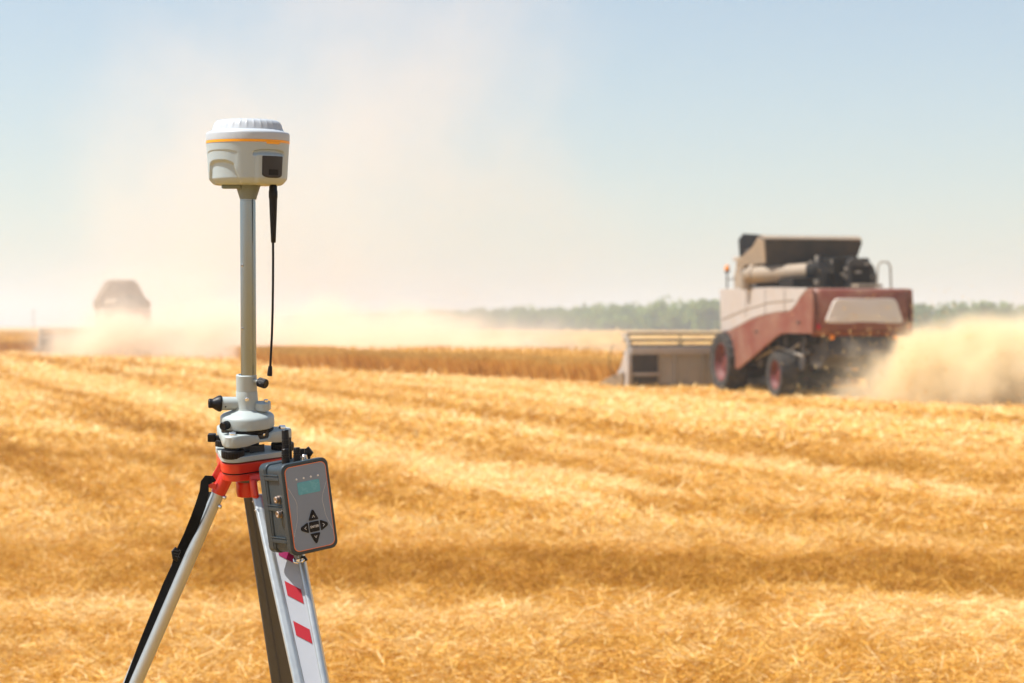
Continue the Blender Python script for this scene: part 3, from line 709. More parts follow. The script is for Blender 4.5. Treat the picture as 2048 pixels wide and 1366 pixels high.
# whip antenna screwed into the underside
ant = lat(MB(), POLE, [(1, 398), (8.3, 398), (8.9, 396), (8.9, 383), (8.0, 381.5), (8.0, 374), (6, 371), (1, 371)], 54, -20, 32).build('antenna', 'black', rc, smooth=35)
lat(MB(), POLE, [(4.0, 486), (4.8, 485), (5.4, 470), (7.2, 430), (8.0, 405), (8.2, 397.5)], 54, -20, 24).build('antenna_sleeve', 'black', ant)
MB().tube([POLE.P(u, -20, p) for u, p in ((53.3, 483), (53.3, 520), (52.8, 570), (51.9, 620), (50.2, 670), (48, 710), (46.6, 735))], 2.4 * ru, 12).build('whip', 'black', ant)
MB().tube([POLE.P(u, -20, p) for u, p in ((46.8, 731), (46.6, 734), (45.6, 747), (45.4, 750.5), (45.35, 751.2))], [3.4 * ru, 4.2 * ru, 5.2 * ru, 5.0 * ru, 3.8 * ru], 20).build('whip_tip', 'black', ant)

# --- steel pole
po = thing('steel_pole', 'polished round steel pole between receiver and grey tribrach adapter', 'pole', POLE.P(0, 0, 752))
lat(MB(), POLE, [(15.6, 754), (15.6, 402.5), (15.1, 402.2), (15.1, 401.2), (15.6, 401), (15.6, 398)], .8, seg=64).build('tube', 'chrome', po, smooth=40)
for py_ in (531, 657):
    c = POLE.P(-9.2, -12.4, py_); nrm = Vector((-.55, -.83, -.05)).normalized()
    hl = MB().lathe([(2.9 * UM, -.001), (2.9 * UM, .0012), (2.1 * UM, .0013), (2.1 * UM, .0002), (.2 * UM, .0002)], c, nrm, 16).build('pin_hole', 'bright', po)
    MB().lathe([(1.9 * UM, .0), (1.9 * UM, .0006)], c, nrm, 12).build('hole_mouth', 'black', hl)

# --- adapter
ad = thing('pole_adapter', 'grey round adapter with side knob and black eyepiece holding the steel pole', 'adapter', HEAD.P(0, 0, 852))
lat(MB(), HEAD, [(52, 853), (53.6, 851.5), (54, 848), (53.8, 834), (52.5, 830.5), (49, 827.5), (40, 824), (30, 820.5), (24.5, 818), (22.8, 814), (22, 800), (21.2, 782), (20.8, 781.3), (1, 781.3)], seg=96).build('adapter_body', 'paint', ad, smooth=35)
col = lat(MB(), HEAD, [(1, 781), (20.6, 781), (20.6, 750.5), (19.6, 749.2), (17.5, 749), (16, 748.7), (15.8, 751)], seg=72).build('collar', 'paint', ad, smooth=35)
MB().tube([HEAD.P(14, -8, 759), HEAD.P(30, -15, 762)], 4.6 * UM, 20).build('knob_stem', 'paint', col)
kd = (HEAD.P(46, -24, 765) - HEAD.P(26, -13, 761)).normalized()
def knob(o, d, r, L, name, parent, m='black', kn=24):
    f = lambda rr, h, t: rr * (1 - .05 * (math.cos(t * kn) > 0)) if .12 * L < h < .85 * L else rr
    return MB().lathe([(r * .8, 0), (r * .98, .06 * L), (r, .14 * L), (r, .5 * L), (r, .84 * L), (r * .92, .95 * L), (r * .8, L), (r * .2, L * .97)], o, d, kn * 4, f).build(name, m, parent, smooth=30)
knob(HEAD.P(26, -13, 761.5), kd, 9.6 * UM, 19 * UM, 'clamp_knob', col)
def screw(c, nrm, r, name, parent, m='bright'):
    MB().lathe([(r * 1.25, -.001), (r * 1.25, .0004), (r, .0006), (r, .0018), (r * .8, .0024), (r * .35, .0024), (r * .3, .0012), (r * .02, .0012)], c, nrm, 24).build(name, m, parent, smooth=30)
screw(HEAD.P(3, -21.6, 795), (0.1, -1, -.1), 3.3 * UM, 'screw', ad)
# optical plummet barrel to the left
pb = MB().lathe([(13.3 * UM, 0), (13.6 * UM, 2 * UM), (13.0 * UM, 34 * UM)], HEAD.P(-50, -12, 805), (1, .25, 0), 40).build('plummet_barrel', 'paint', ad, smooth=35)
ed = Vector((-1, -.25, .03)).normalized(); eo = HEAD.P(-50, -12, 805)
MB().lathe([(15.2 * UM, -1 * UM), (16.4 * UM, 1 * UM), (16.0 * UM, 5 * UM), (13 * UM, 11 * UM), (10.4 * UM, 15 * UM), (9.4 * UM, 17 * UM), (9.6 * UM, 23 * UM), (8.2 * UM, 25 * UM), (7 * UM, 25 * UM), (6 * UM, 22 * UM), (.5 * UM, 22 * UM)], eo, ed, 48).build('eyepiece', 'black', pb, smooth=35)
screw(HEAD.P(-39, -26, 809), (-.2, -1, -.1), 1.2 * UM, 'set_screw', ad, 'black')
# bubble lug on the right
lg = MB().prism([HEAD.P(18, -16, 819), HEAD.P(34, -22, 820), HEAD.P(46, -17, 819), HEAD.P(48, -2, 818), HEAD.P(44, 10, 818), HEAD.P(20, 8, 818)], HEAD.up * (15.5 * UM)).build('vial_lug', 'paint', ad, bevel=.0018)
MB().lathe([(4.4 * UM, 0), (4.4 * UM, 5 * UM), (3.4 * UM, 6 * UM), (.2 * UM, 6 * UM)], HEAD.P(39, -6, 803.5), HEAD.up, 24).build('lug_screw', 'bright', lg)
kdir = Vector((-.42, -.88, -.12)).normalized()
knob(HEAD.P(-33, -41, 842), kdir, 8.6 * UM, 19 * UM, 'lock_knob', ad)

# --- tribrach
tb = thing('tribrach', 'grey triangular levelling base with black foot screws on the red tripod head', 'tribrach', HEAD.P(0, 0, 900))
TRI = [(-24, -66), (76, 10), (-54, 48)]
def rtri(scale, rad, n=8, bulge=0.0):
    out = []
    pts_ = [Vector((x * scale, y * scale)) for x, y in TRI]
    for i in range(3):
        p0, p1, p2 = pts_[i - 1], pts_[i], pts_[(i + 1) % 3]
        d0 = (p0 - p1).normalized(); d2 = (p2 - p1).normalized(); n0 = Vector((-d0.y, d0.x)); n2 = Vector((-d2.y, d2.x))
        cen = Vector((0, 0)); 
        if (p1 + n0 - cen).length < (p1 - n0 - cen).length: n0 = -n0
        if (p1 + n2 - cen).length < (p1 - n2 - cen).length: n2 = -n2
        a0 = math.atan2(n0.y, n0.x); a1 = math.atan2(n2.y, n2.x); da = (a1 - a0 + math.pi) % (2 * math.pi) - math.pi
        for k in range(n + 1):
            a = a0 + da * k / n; out.append(p1 + Vector((math.cos(a), math.sin(a))) * rad)
    return out
def tri_plate(scale, rad, py_bot, thick, mbx=None):
    mbx = mbx or MB(); return mbx.prism([HEAD.P(p.x, p.y, py_bot) for p in rtri(scale, rad)], HEAD.up * (thick * UM))
# black inner ring below the adapter
lat(MB(), HEAD, [(1, 863), (50, 863), (52, 861), (52, 854), (48, 852.8), (1, 852.8)], seg=72).build('socket_ring', 'black', tb, smooth=35)
# the upper body: a triangular casting whose top undulates between arms and middle
ring_b = [];ring_t = []; rings = []
outl = rtri(.88, 20, 8)
dense = []
for i in range(len(outl)):
    a, b = outl[i], outl[(i + 1) % len(outl)]; k = max(1, int((b - a).length / 5))
    for q in range(k): dense.append(a + (b - a) * (q / k))
def armness(p): return max(1 - ss(22, 52, (p - Vector((x * .88, y * .88))).length) for x, y in TRI)
# notch on the front right side
na, nb = Vector(TRI[0]) * .88, Vector(TRI[1]) * .88
def body_top(p):
    hgt = 6 + 3.5 * armness(p)
    d_ = (nb - na).normalized(); s_ = (p - na).dot(d_)
    if (p - Vector((0, 0))).y < 10 and (p - na).cross(d_) if False else False: pass
    side_ = abs((p - na).x * d_.y - (p - na).y * d_.x)
    if side_ < 24 and 46 < s_ < 76: hgt -= 9 * ss(46, 49, s_) * (1 - ss(73, 76, s_))
    return hgt
def body_bot(p): return -11 - 3 * armness(p) + 2 * (1 - armness(p))
for sc_, sel in ((.55, 'b'), (.97, 'b'), (1, 'b2'), (1, 't2'), (.97, 't'), (.55, 't')):
    ring = []
    for p in dense:
        q = p * sc_; hgt = {'b': body_bot(p), 'b2': body_bot(p) + 2.5, 't2': body_top(p) - 2.5, 't': body_top(p)}[sel]
        ring.append(HEAD.P(q.x, q.y, 868, hgt))
    rings.append(ring)
MB().loft(rings).build('body_casting', 'paint', tb, smooth=42)
mid = na + (nb - na).normalized() * 60; nd = Vector(((nb - na).y, -(nb - na).x)).normalized()
bc_ = HEAD.P(mid.x + nd.x * 14, mid.y + nd.y * 14, 865, 1.5); ex = (HEAD.rt * (nb - na).normalized().x + HEAD.out * (nb - na).normalized().y); ey = (HEAD.rt * nd.x + HEAD.out * nd.y)
MB().box(bc_, (12 * UM, 3 * UM, 6 * UM), (ex, ey, HEAD.up)).build('label_plate', 'dkpanel', tb, bevel=.001)
screw(bc_ + ey * (3 * UM) + HEAD.up * (1.5 * UM), ey, 2.4 * UM, 'screw', tb)
for i, (x, y) in enumerate(TRI):
    x *= .9; y *= .9
    MB().lathe([(7.2 * UM, 0), (7.2 * UM, 5 * UM), (6.4 * UM, 6.5 * UM), (3 * UM, 6.5 * UM), (2.6 * UM, 5 * UM), (.2 * UM, 5 * UM)], HEAD.P(x, y, 868, 9), HEAD.up, 32).build('cap_nut', 'bright', tb)
    f = lambda rr, h, t: rr * (1 - .035 * (math.cos(t * 26) > .3)) if rr > 22.4 * UM else rr
    MB().lathe([(9 * UM, -30 * UM), (20 * UM, -30 * UM), (22.5 * UM, -28 * UM), (23 * UM, -26 * UM), (23 * UM, -16 * UM), (22.5 * UM, -14 * UM), (20 * UM, -12.5 * UM), (12 * UM, -12 * UM), (10 * UM, 2 * UM), (9 * UM, 2 * UM)], HEAD.P(x, y, 874, 0), HEAD.up, 104, f).build('foot_screw', 'black', tb, smooth=35)
lat(MB(), HEAD, [(1, 906), (30, 906), (30, 899), (20, 897), (18, 880), (1, 880)], 4, 0, 48).build('spring_plate', 'alu2', tb, smooth=35)
MB().box(HEAD.P(22, -26, 893), (16 * UM, 2 * UM, 8 * UM), (ex, ey, HEAD.up)).build('serial_plate', 'dkpanel', tb, bevel=.0006)
lk = MB().box(HEAD.P(-72, 4, 876), (8 * UM, 8 * UM, 8 * UM), (HEAD.rt, HEAD.out, HEAD.up)).build('locking_lever', 'black', tb, bevel=.0022, seg=3)
MB().cyl(HEAD.P(-66, 4, 876), HEAD.P(-50, 4, 877), 5 * UM).build('lever_shaft', 'black', lk)
MB().prism([HEAD.P(p.x, p.y, 910) for p in rtri(.78, 28)], HEAD.up * (11 * UM)).build('base_plate', 'paint', tb, bevel=.0012)

# --- tripod
foot_c = Vector((-.545, 4.1, 0))
tp = thing('surveying_tripod', 'surveying tripod with red head and silver aluminium legs in the foreground', 'tripod', foot_c)
hd_ = MB().prism([HEAD.P(p.x, p.y, 932) for p in rtri(.77, 27)], HEAD.up * (19.6 * UM)).build('head', 'red', tp, bevel=.0015)
MB().prism([HEAD.P(p.x, p.y, 934) for p in rtri(.74, 27)], HEAD.up * (2 * UM)).build('head_groove', 'black', hd_)
MB().prism([HEAD.P(p.x, p.y, 948) for p in rtri(.73, 27)], HEAD.up * (14.5 * UM)).build('head_lower', 'red', hd_, bevel=.002)
MB().box(HEAD.P(mid.x + nd.x * 32 + 8, mid.y + nd.y * 32 + 6, 926, 0), (22 * UM, 2.5 * UM, 3.4 * UM), (ex, ey, HEAD.up)).build('head_slot_shade', 'black', hd_, bevel=.001)  # solid black block painted as the shade inside a slot
lat(MB(), HEAD, [(1, 962), (20, 962), (22, 958), (22, 949), (1, 949)], 0, 0, 40).build('fixing_screw', 'alu2', hd_)
def quad(px0, px1, py, Y, dep, dx=0.0, rnd=0.3):
    """rounded rectangular leg section between two photo columns at row py"""
    a, b = W(px0, py, Y), W(px1, py, Y)
    w = (b - a); c1 = a + Vector((dx, dep, 0)); c2 = b + Vector((dx, dep, 0))
    return [a, b, c2, c1]
def leg_sections(p0, p1, rows, prof):
    pass
def leg_beam(name, m, parent, xs0, xs1, Y0, Y1, dep, py0=990, py1=1366, dx=0.0, bevel=.003):
    """straight beam from row py0 down through row py1 and on to the ground; xs = (left,right) columns"""
    r0 = quad(xs0[0], xs0[1], py0, Y0, dep, dx); r1 = quad(xs1[0], xs1[1], py1, Y1, dep, dx)
    zt = r1[0].z; k = (r0[0].z - .03) / (r0[0].z - r1[0].z)
    r2 = [p + (q - p) * k for p, q in zip(r0, r1)]
    return MB().loft([r0, r1, r2]).build(name, m, parent, bevel=bevel, smooth=35, seg=4)
# front leg: pale panel between two rails
fl = bpy.data.objects.new('leg', None); COL.objects.link(fl); fl.parent = tp
FY0, FY1 = 4.035, 3.87
leg_beam('panel', 'panel', fl, (521, 572), (606, 644), FY0 + .006, FY1 + .006, .022, bevel=.001)
leg_beam('rail', 'alu', fl, (502, 523.5), (584, 607.5), FY0, FY1, .036, bevel=.007)
leg_beam('rail', 'alu', fl, (571, 583), (641, 655), FY0, FY1, .036, bevel=.005)
for k in range(-1, 2):
    def on(px, py):
        q0, q1, q2 = W(521, 990, FY0 + .006), W(572, 990, FY0 + .006), W(606, 1366, FY1 + .006)
        nn = (q1 - q0).cross(q2 - q0).normalized(); e_ = Vector((0, 0, EYE)); d_ = W(px, py, 1.0) - e_
        return e_ + d_ * ((q0 - e_).dot(nn) / d_.dot(nn)) + Vector((0, -.0012, 0))
    sh = k - 0
    q = [(568.6 + 17.2 * sh, 1162 + 80 * sh), (601.7 + 17.0 * sh, 1179.5 + 80 * sh), (607.2 + 17.0 * sh, 1208 + 80 * sh), (574.8 + 17.2 * sh, 1191 + 80 * sh)]
    MB().prism([on(*p) for p in q], Vector((0, .0012, 0))).build('marking', 'redmark_shaded' if k < 0 else 'redmark', fl, smooth=0)
MB().loft([[W(498, 958, 4.03), W(513, 958, 4.03), W(513, 958, 4.06), W(498, 958, 4.06)], [W(503, 997, 4.026), W(518.5, 997, 4.026), W(518.5, 997, 4.062), W(503, 997, 4.062)]]).build('leg_socket', 'red', fl, bevel=.006, seg=4)
MB().loft([[W(562, 940, 4.03), W(577, 940, 4.03), W(577, 940, 4.06), W(562, 940, 4.06)], [W(570, 997, 4.026), W(585, 997, 4.026), W(585, 997, 4.062), W(570, 997, 4.062)]]).build('leg_socket', 'red', fl, bevel=.006, seg=4)
MB().loft([[W(498, 950, 4.04), W(575, 938, 4.04), W(575, 938, 4.08), W(498, 950, 4.08)], [W(498, 962, 4.035), W(577, 960, 4.035), W(577, 960, 4.075), W(498, 962, 4.075)]]).build('hinge_block', 'red', fl, bevel=.003)
for p in ((504, 1003), (508, 1021)): screw(W(p[0] + 2, p[1], 4.02), (-.2, -1, 0), 1.3 * UM, 'rivet', fl)
MB().loft([[W(705, 2190, 3.50) + Vector(v) for v in ((-.05, -.02, 0), (.05, -.02, 0), (.05, .03, 0), (-.05, .03, 0))], [Vector((-.285, 3.47, .03)) + Vector(v) for v in ((-.01, -.01, -.06), (.01, -.01, -.06), (.01, .01, -.06), (-.01, .01, -.06))]]).build('foot_spike', 'alu2', fl, bevel=.002)
# rear leg behind the front one, its shade put into the darker colour
bl = bpy.data.objects.new('leg', None); COL.objects.link(bl); bl.parent = tp
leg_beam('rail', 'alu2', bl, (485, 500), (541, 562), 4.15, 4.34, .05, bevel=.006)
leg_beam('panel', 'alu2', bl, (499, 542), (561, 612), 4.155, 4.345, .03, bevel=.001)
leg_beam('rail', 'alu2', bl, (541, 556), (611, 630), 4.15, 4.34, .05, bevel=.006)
MB().lathe([(20 * UM, 0), (21.5 * UM, 3 * UM), (21.5 * UM, 8 * UM), (21.5 * UM, 24 * UM), (20 * UM, 31 * UM), (15 * UM, 33 * UM)], W(492.5, 961, 4.125), (0.04, 0.1, -1), 48).build('leg_socket', 'red', bl, smooth=35)
# left leg
ll = bpy.data.objects.new('leg', None); COL.objects.link(ll); ll.parent = tp
def lpt(px, py, Y=4.08): return W(px, py, Y)
def left_rail(name, m, x0, x1, w0, w1, Y, r_flat, dep):
    a, b = W(x0, 985, Y), W(x1, 1366, Y); k = (a.z - .03) / (a.z - b.z); c = a + (b - a) * k
    return MB().tube([a, b, c], [w0, w1, w1], 24, dep, side=(1, 0, 0)).build(name, m, ll, smooth=60)
left_rail('rail', 'alu', 436.5, 271.3, 12.6 * UM, 12.9 * UM, 4.07, 1, 1.0)
left_rail('rail', 'alu', 412, 253.5, 9 * UM, 8.2 * UM, 4.12, 1, 1.0)
a0 = MB().loft([[W(424, 984, 4.085), W(434, 984, 4.085), W(434, 984, 4.115), W(414, 984, 4.115)], [W(259, 1366, 4.085), W(269, 1366, 4.085), W(269, 1366, 4.115), W(254, 1366, 4.115)]]).build('web', 'strap', ll)
MB().tube([W(454, 950, 4.068), W(437.0, 984, 4.07), W(435.5, 987.5, 4.07)], [14.6 * UM, 14.8 * UM, 14.3 * UM], 36, 1.0, side=(1, 0, 0)).build('leg_socket', 'red', ll, smooth=40)
MB().prism([W(443, 912, 4.07), W(452, 925, 4.07), W(457, 946, 4.07), W(446, 962, 4.07), (W(431, 977, 4.07)), W(421, 955, 4.07), W(439, 922, 4.07)], Vector((0, .05, 0))).build('hinge_block', 'red', ll, bevel=.002)
MB().box(W(425, 972, 4.06), (8 * UM, 5 * UM, 5 * UM), (Vector((.95, 0, -.3)), Vector((0, 1, 0)), Vector((.3, 0, .95)))).build('strap_hook', 'red', ll, bevel=.001)
for p in ((448.5, 995), (439.5, 1013.5)): knob(W(p[0] - 2, p[1] - 1, 4.066), Vector((.85, -.35, -.35)).normalized(), 4.1 * UM, 6 * UM, 'bolt', ll, 'bright', 6)
def foot(leg, c, d):
    MB().lathe([(.022, .16), (.022, .09), (.014, .06), (.002, -.05)], c, d, 20).build('foot_spike', 'alu2', leg)
# carrying strap
sp = [(424, 966, 9), (420, 958, 8), (414, 957, 7), (409, 965, 8), (404, 985, 9.5), (397, 1010, 10.5), (386, 1040, 10.5), (373, 1072, 10.5), (361, 1097, 10.5), (352, 1116, 9), (346, 1134, 8), (330, 1168, 8), (300, 1240, 7.5), (276, 1298, 6.8), (258, 1345, 6.2), (243, 1385, 6)]
rings = []
for i, (px, py, w) in enumerate(sp):
    a, b = sp[max(0, i - 1)], sp[min(len(sp) - 1, i + 1)]; t_ = Vector((b[0] - a[0], -(b[1] - a[1]))).normalized(); n_ = Vector((t_.y, -t_.x))
    Y = 4.055 + .02 * ss(1000, 1150, py); c = W(px + (4 if py > 970 else 0), py, Y)
    wv = Vector((n_.x, 0, n_.y)) * (w * UM); dv = Vector((0, .0022, 0))
    rings.append([c - wv - dv, c + wv - dv, c + wv + dv, c - wv + dv])
st = MB().loft(rings).build('strap', 'strap', ll, bevel=.0006, smooth=50)
MB().tube([W(352, 1096, 4.045), W(347, 1104, 4.04), W(349, 1116, 4.04), W(354, 1122, 4.045)], [3.5 * UM, 6 * UM, 6 * UM, 3 * UM], 12, .6).box(W(356, 1108, 4.044), (8 * UM, 3 * UM, 2.2 * UM), (Vector((.4, 0, .9)), Vector((0, 1, 0)), Vector((.9, 0, -.4)))).build('buckle', 'black', st, bevel=.0008)
for k in range(3): MB().box(W(351 + k * 1.5, 1102 + k * 6, 4.036), (5 * UM, 1 * UM, .8 * UM), (Vector((.95, 0, -.2)), Vector((0, 1, 0)), Vector((.2, 0, .95)))).build('buckle_bar', 'dkpanel', st)

# --- radio unit hanging on the front leg
Wd = Vector((88, 61, 14)).normalized(); Ud = Vector((-17, -6, 179)); Ud = (Ud - Wd * Ud.dot(Wd)).normalized(); Nd = Wd.cross(Ud) * -1     # Nd points into the case
Nd = -Nd if Nd.y < 0 else Nd
YB = 3.885; s_ = YB / FPX
BO = W(584, 1114.5, YB)

def Q(w, u, d=0.0): return BO + Wd * w * s_ + Ud * u * 1.028 * s_ + Nd * d * s_
bx = thing('radio_unit', 'slate grey radio box with teal display and ENTER keypad hanging on the front tripod leg', 'radio', Q(54, 90, 60))
def rr2(w0, w1, u0, u1, r, n=6):
    out = []
    for (cw, cu, s0) in ((w1 - r, u1 - r, 0), (w0 + r, u1 - r, 90), (w0 + r, u0 + r, 180), (w1 - r, u0 + r, 270)):
        for k in range(n + 1):
            t = R(s0 + 90 * k / n); out.append((cw + r * math.cos(t), cu + r * math.sin(t)))
    return out
def slab(out, d0, d1): return MB().prism([Q(w, u, d0) for w, u in out], Nd * ((d1 - d0) * s_))
slab(rr2(0, 108, 0, 181, 15), 0, 16).build('bezel', 'case', bx, bevel=.0022, seg=3)
slab(rr2(4, 104, 4, 177, 12), 16, 70).build('case', 'case', bx, bevel=.002)
slab(rr2(1, 107, 1, 180, 13), 70, 100).build('back_shell', 'case', bx, bevel=.003, seg=3)
for u in (28, 92, 152):
    MB().box(Q(3.0, u, 50), (2.6 * s_, 33 * s_, 4.5 * s_), (Wd, Nd, Ud)).build('clasp_rib', 'case', bx, bevel=.0012)
    MB().box(Q(1.0, u + 7, 50), (1.6 * s_, 32 * s_, 1.0 * s_), (Wd, Nd, Ud)).build('clasp_rib', 'case', bx, bevel=.0004)
MB().box(Q(.6, 90, 76), (.3 * s_, .5 * s_, 82 * s_), (Wd, Nd, Ud)).build('case_seam', 'black', bx)
slab(rr2(7, 101, 7, 174, 12), -1.0, 0).build('outline', 'thin', bx)
slab(rr2(8.4, 99.6, 8.4, 172.6, 11), -1.5, -.5).build('front_plate', 'face', bx)
o = slab(rr2(31, 82, 116, 141, 3), -2.0, -1.3).build('display', 'lcd', bx, bevel=.0004)
for k in range(4):
    MB().lathe([(2.1 * s_, -.0002), (2.0 * s_, .0008), (1.0 * s_, .0014), (.1 * s_, .0015)], Q(31 + 16.5 * k, 148, -1.4), -Nd, 16).build('indicator', 'white', bx)
cw_, cu_ = 57.5, 50
def key(poly, name='key'):
    return slab(poly, -3.0, -1.3).build(name, 'dkpanel' if False else 'black', bx, bevel=.0006, seg=3)
def rtrip(p, r=3.0, n=4):
    out = []
    for i in range(len(p)):
        p0, p1, p2 = Vector(p[i - 1]), Vector(p[i]), Vector(p[(i + 1) % len(p)])
        a_ = p1 + (p0 - p1).normalized() * r; c_ = p1 + (p2 - p1).normalized() * r
        for k in range(n + 1):
            t = k / n; out.append(tuple(a_ * (1 - t) ** 2 + p1 * 2 * t * (1 - t) + c_ * t ** 2))
    return out
keys = []
keys.append(key(rtrip([(cw_ - 11, cu_ - 10), (cw_ + 11, cu_ - 10), (cw_ + 11, cu_ + 10), (cw_ - 11, cu_ + 10)], 2)))
keys.append(key(rtrip([(cw_ - 11.5, cu_ + 13), (cw_ + 11.5, cu_ + 13), (cw_ + 2, cu_ + 33), (cw_ - 2, cu_ + 33)], 3)))
keys.append(key(rtrip([(cw_ - 11.5, cu_ - 13), (cw_ - 2, cu_ - 33), (cw_ + 2, cu_ - 33), (cw_ + 11.5, cu_ - 13)], 3)))
keys.append(key(rtrip([(cw_ - 14, cu_ - 11), (cw_ - 14, cu_ + 11), (cw_ - 31, cu_ + 3), (cw_ - 31, cu_ - 3)], 3)))
keys.append(key(rtrip([(cw_ + 14, cu_ - 11), (cw_ + 31, cu_ - 3), (cw_ + 31, cu_ + 3), (cw_ + 14, cu_ + 11)], 3)))
def stroke(pts, parent, w=.55): MB().tube([Q(a, b, -3.15) for a, b in pts], w * s_, 6).build('arrow_mark', 'white', parent)
stroke([(cw_ - 2.6, cu_ + 18), (cw_, cu_ + 22.5), (cw_ + 2.6, cu_ + 18)], keys[1]); stroke([(cw_ - 2.6, cu_ - 18), (cw_, cu_ - 22.5), (cw_ + 2.6, cu_ - 18)], keys[2])
stroke([(cw_ - 19, cu_ + 3), (cw_ - 23, cu_), (cw_ - 19, cu_ - 3)], keys[3]); stroke([(cw_ + 19, cu_ + 3), (cw_ + 23, cu_), (cw_ + 19, cu_ - 3)], keys[4])
fc = bpy.data.curves.new('lettering', 'FONT'); fc.body = 'ENTER'; fc.size = 6.6 * s_; fc.align_x = 'CENTER'; fc.align_y = 'CENTER'; fc.extrude = .00015; fc.offset = .00006
tmp = bpy.data.objects.new('tmp_text', fc); COL.objects.link(tmp)
bpy.context.view_layer.update()
me = bpy.data.meshes.new_from_object(tmp.evaluated_get(bpy.context.evaluated_depsgraph_get())); bpy.data.objects.remove(tmp)
Mx = Matrix((( Wd.x, Ud.x, -Nd.x, 0), (Wd.y, Ud.y, -Nd.y, 0), (Wd.z, Ud.z, -Nd.z, 0), (0, 0, 0, 1)))
me.transform(world_matrix(bx).inverted() @ Matrix.Translation(Q(cw_, cu_, -3.2)) @ Mx); me.name = 'lettering'; me.materials.clear(); me.materials.append(M['white'])
lt = bpy.data.objects.new('lettering', me); COL.objects.link(lt); lt.parent = keys[0]
for sg, x0 in ((1, 10), (-1, 98)):
    MB().tube([Q(x0 + sg * dx, u, -1.5) for dx, u in ((0, 134), (3, 128), (13, 108), (15, 98), (13, 84), (12, 70), (7, 56), (2, 44), (0, 38))], .38 * s_, 5).build('contour_line', 'line', bx)
for u in (112, 83):      # copper plugs on the left flank
    nn = -Wd
    MB().lathe([(8 * s_, 0), (8 * s_, 2 * s_), (7 * s_, 2.2 * s_), (7 * s_, 8 * s_), (6 * s_, 9 * s_), (3.4 * s_, 9 * s_), (3 * s_, 8 * s_), (.1 * s_, 8 * s_)], Q(3.5, u, 31), nn, 28).build('plug', 'brass', bx)
# connectors on top
def conn(px, py0, py1, r, Y, lean, name, m='black'):
    a = W(px, py0, Y); b = W(px + lean, py1, Y); L = (b - a).length; n = 7
    pr = []
    for k in range(n + 1):
        h = L * k / n; rr = r * s_ * (1 if k < n - 1 else .93)
        if k in (4, 5): pr += [(rr, h - .0008), (rr * .88, h - .0006), (rr * .88, h + .0006), (rr, h + .0008)]
        else: pr.append((rr, h))
    pr.append((r * s_ * .8, L + .0012)); pr.append((.0002, L + .0012))
    return MB().lathe(pr, a, b - a, 28).build(name, m, bx, smooth=30)
conn(577.5, 928, 876, 7.0, 3.975, -1.5, 'connector')
conn(572.5, 926, 861, 7.8, 3.95, -2.5, 'antenna_connector')
conn(571.5, 932, 899, 8.0, 3.915, -1.5, 'connector')
conn(594, 926, 896, 7.4, 3.93, -1, 'connector')
cn = conn(609, 920, 910, 6.5, 3.955, 0, 'metal_connector', 'bright')
conn(613, 918, 899, 7.5, 3.965, 3, 'connector')
MB().box(W(604, 905, 3.975), (5 * s_, 8 * s_, 8 * s_)).prism([W(609, 899, 3.955), W(616, 893, 3.955), (W(626, 906, 3.955)), W(621, 913, 3.955)], Vector((0, .012, 0))).build('clamp_block', 'black', bx, bevel=.0012)
# clamp under the case
MB().tube([W(588, 1118, 3.93), W(589, 1125, 3.925), W(596, 1126, 3.925)], 3.0 * s_, 10).box(W(598, 1121, 3.93), (8 * s_, 4 * s_, 3.6 * s_), (Wd, Nd, Ud)).tube([W(603, 1125, 3.925), W(608, 1119, 3.925)], 2.4 * s_, 8).build('bottom_clip', 'bright', bx, bevel=.0006)
MB().prism([W(601, 1114, 3.94), W(609, 1112.5, 3.94), W(615, 1121, 3.94), W(606, 1125, 3.94)], Vector((0, .008, 0))).build('clip_lever', 'black', bx, bevel=.0008)
for (w, u) in ((107.5, 96), (107.5, 18)): MB().box(Q(w, u, 10), (1.6 * s_, 5 * s_, 5 * s_), (Wd, Nd, Ud)).build('side_nub', 'case', bx, bevel=.0005)

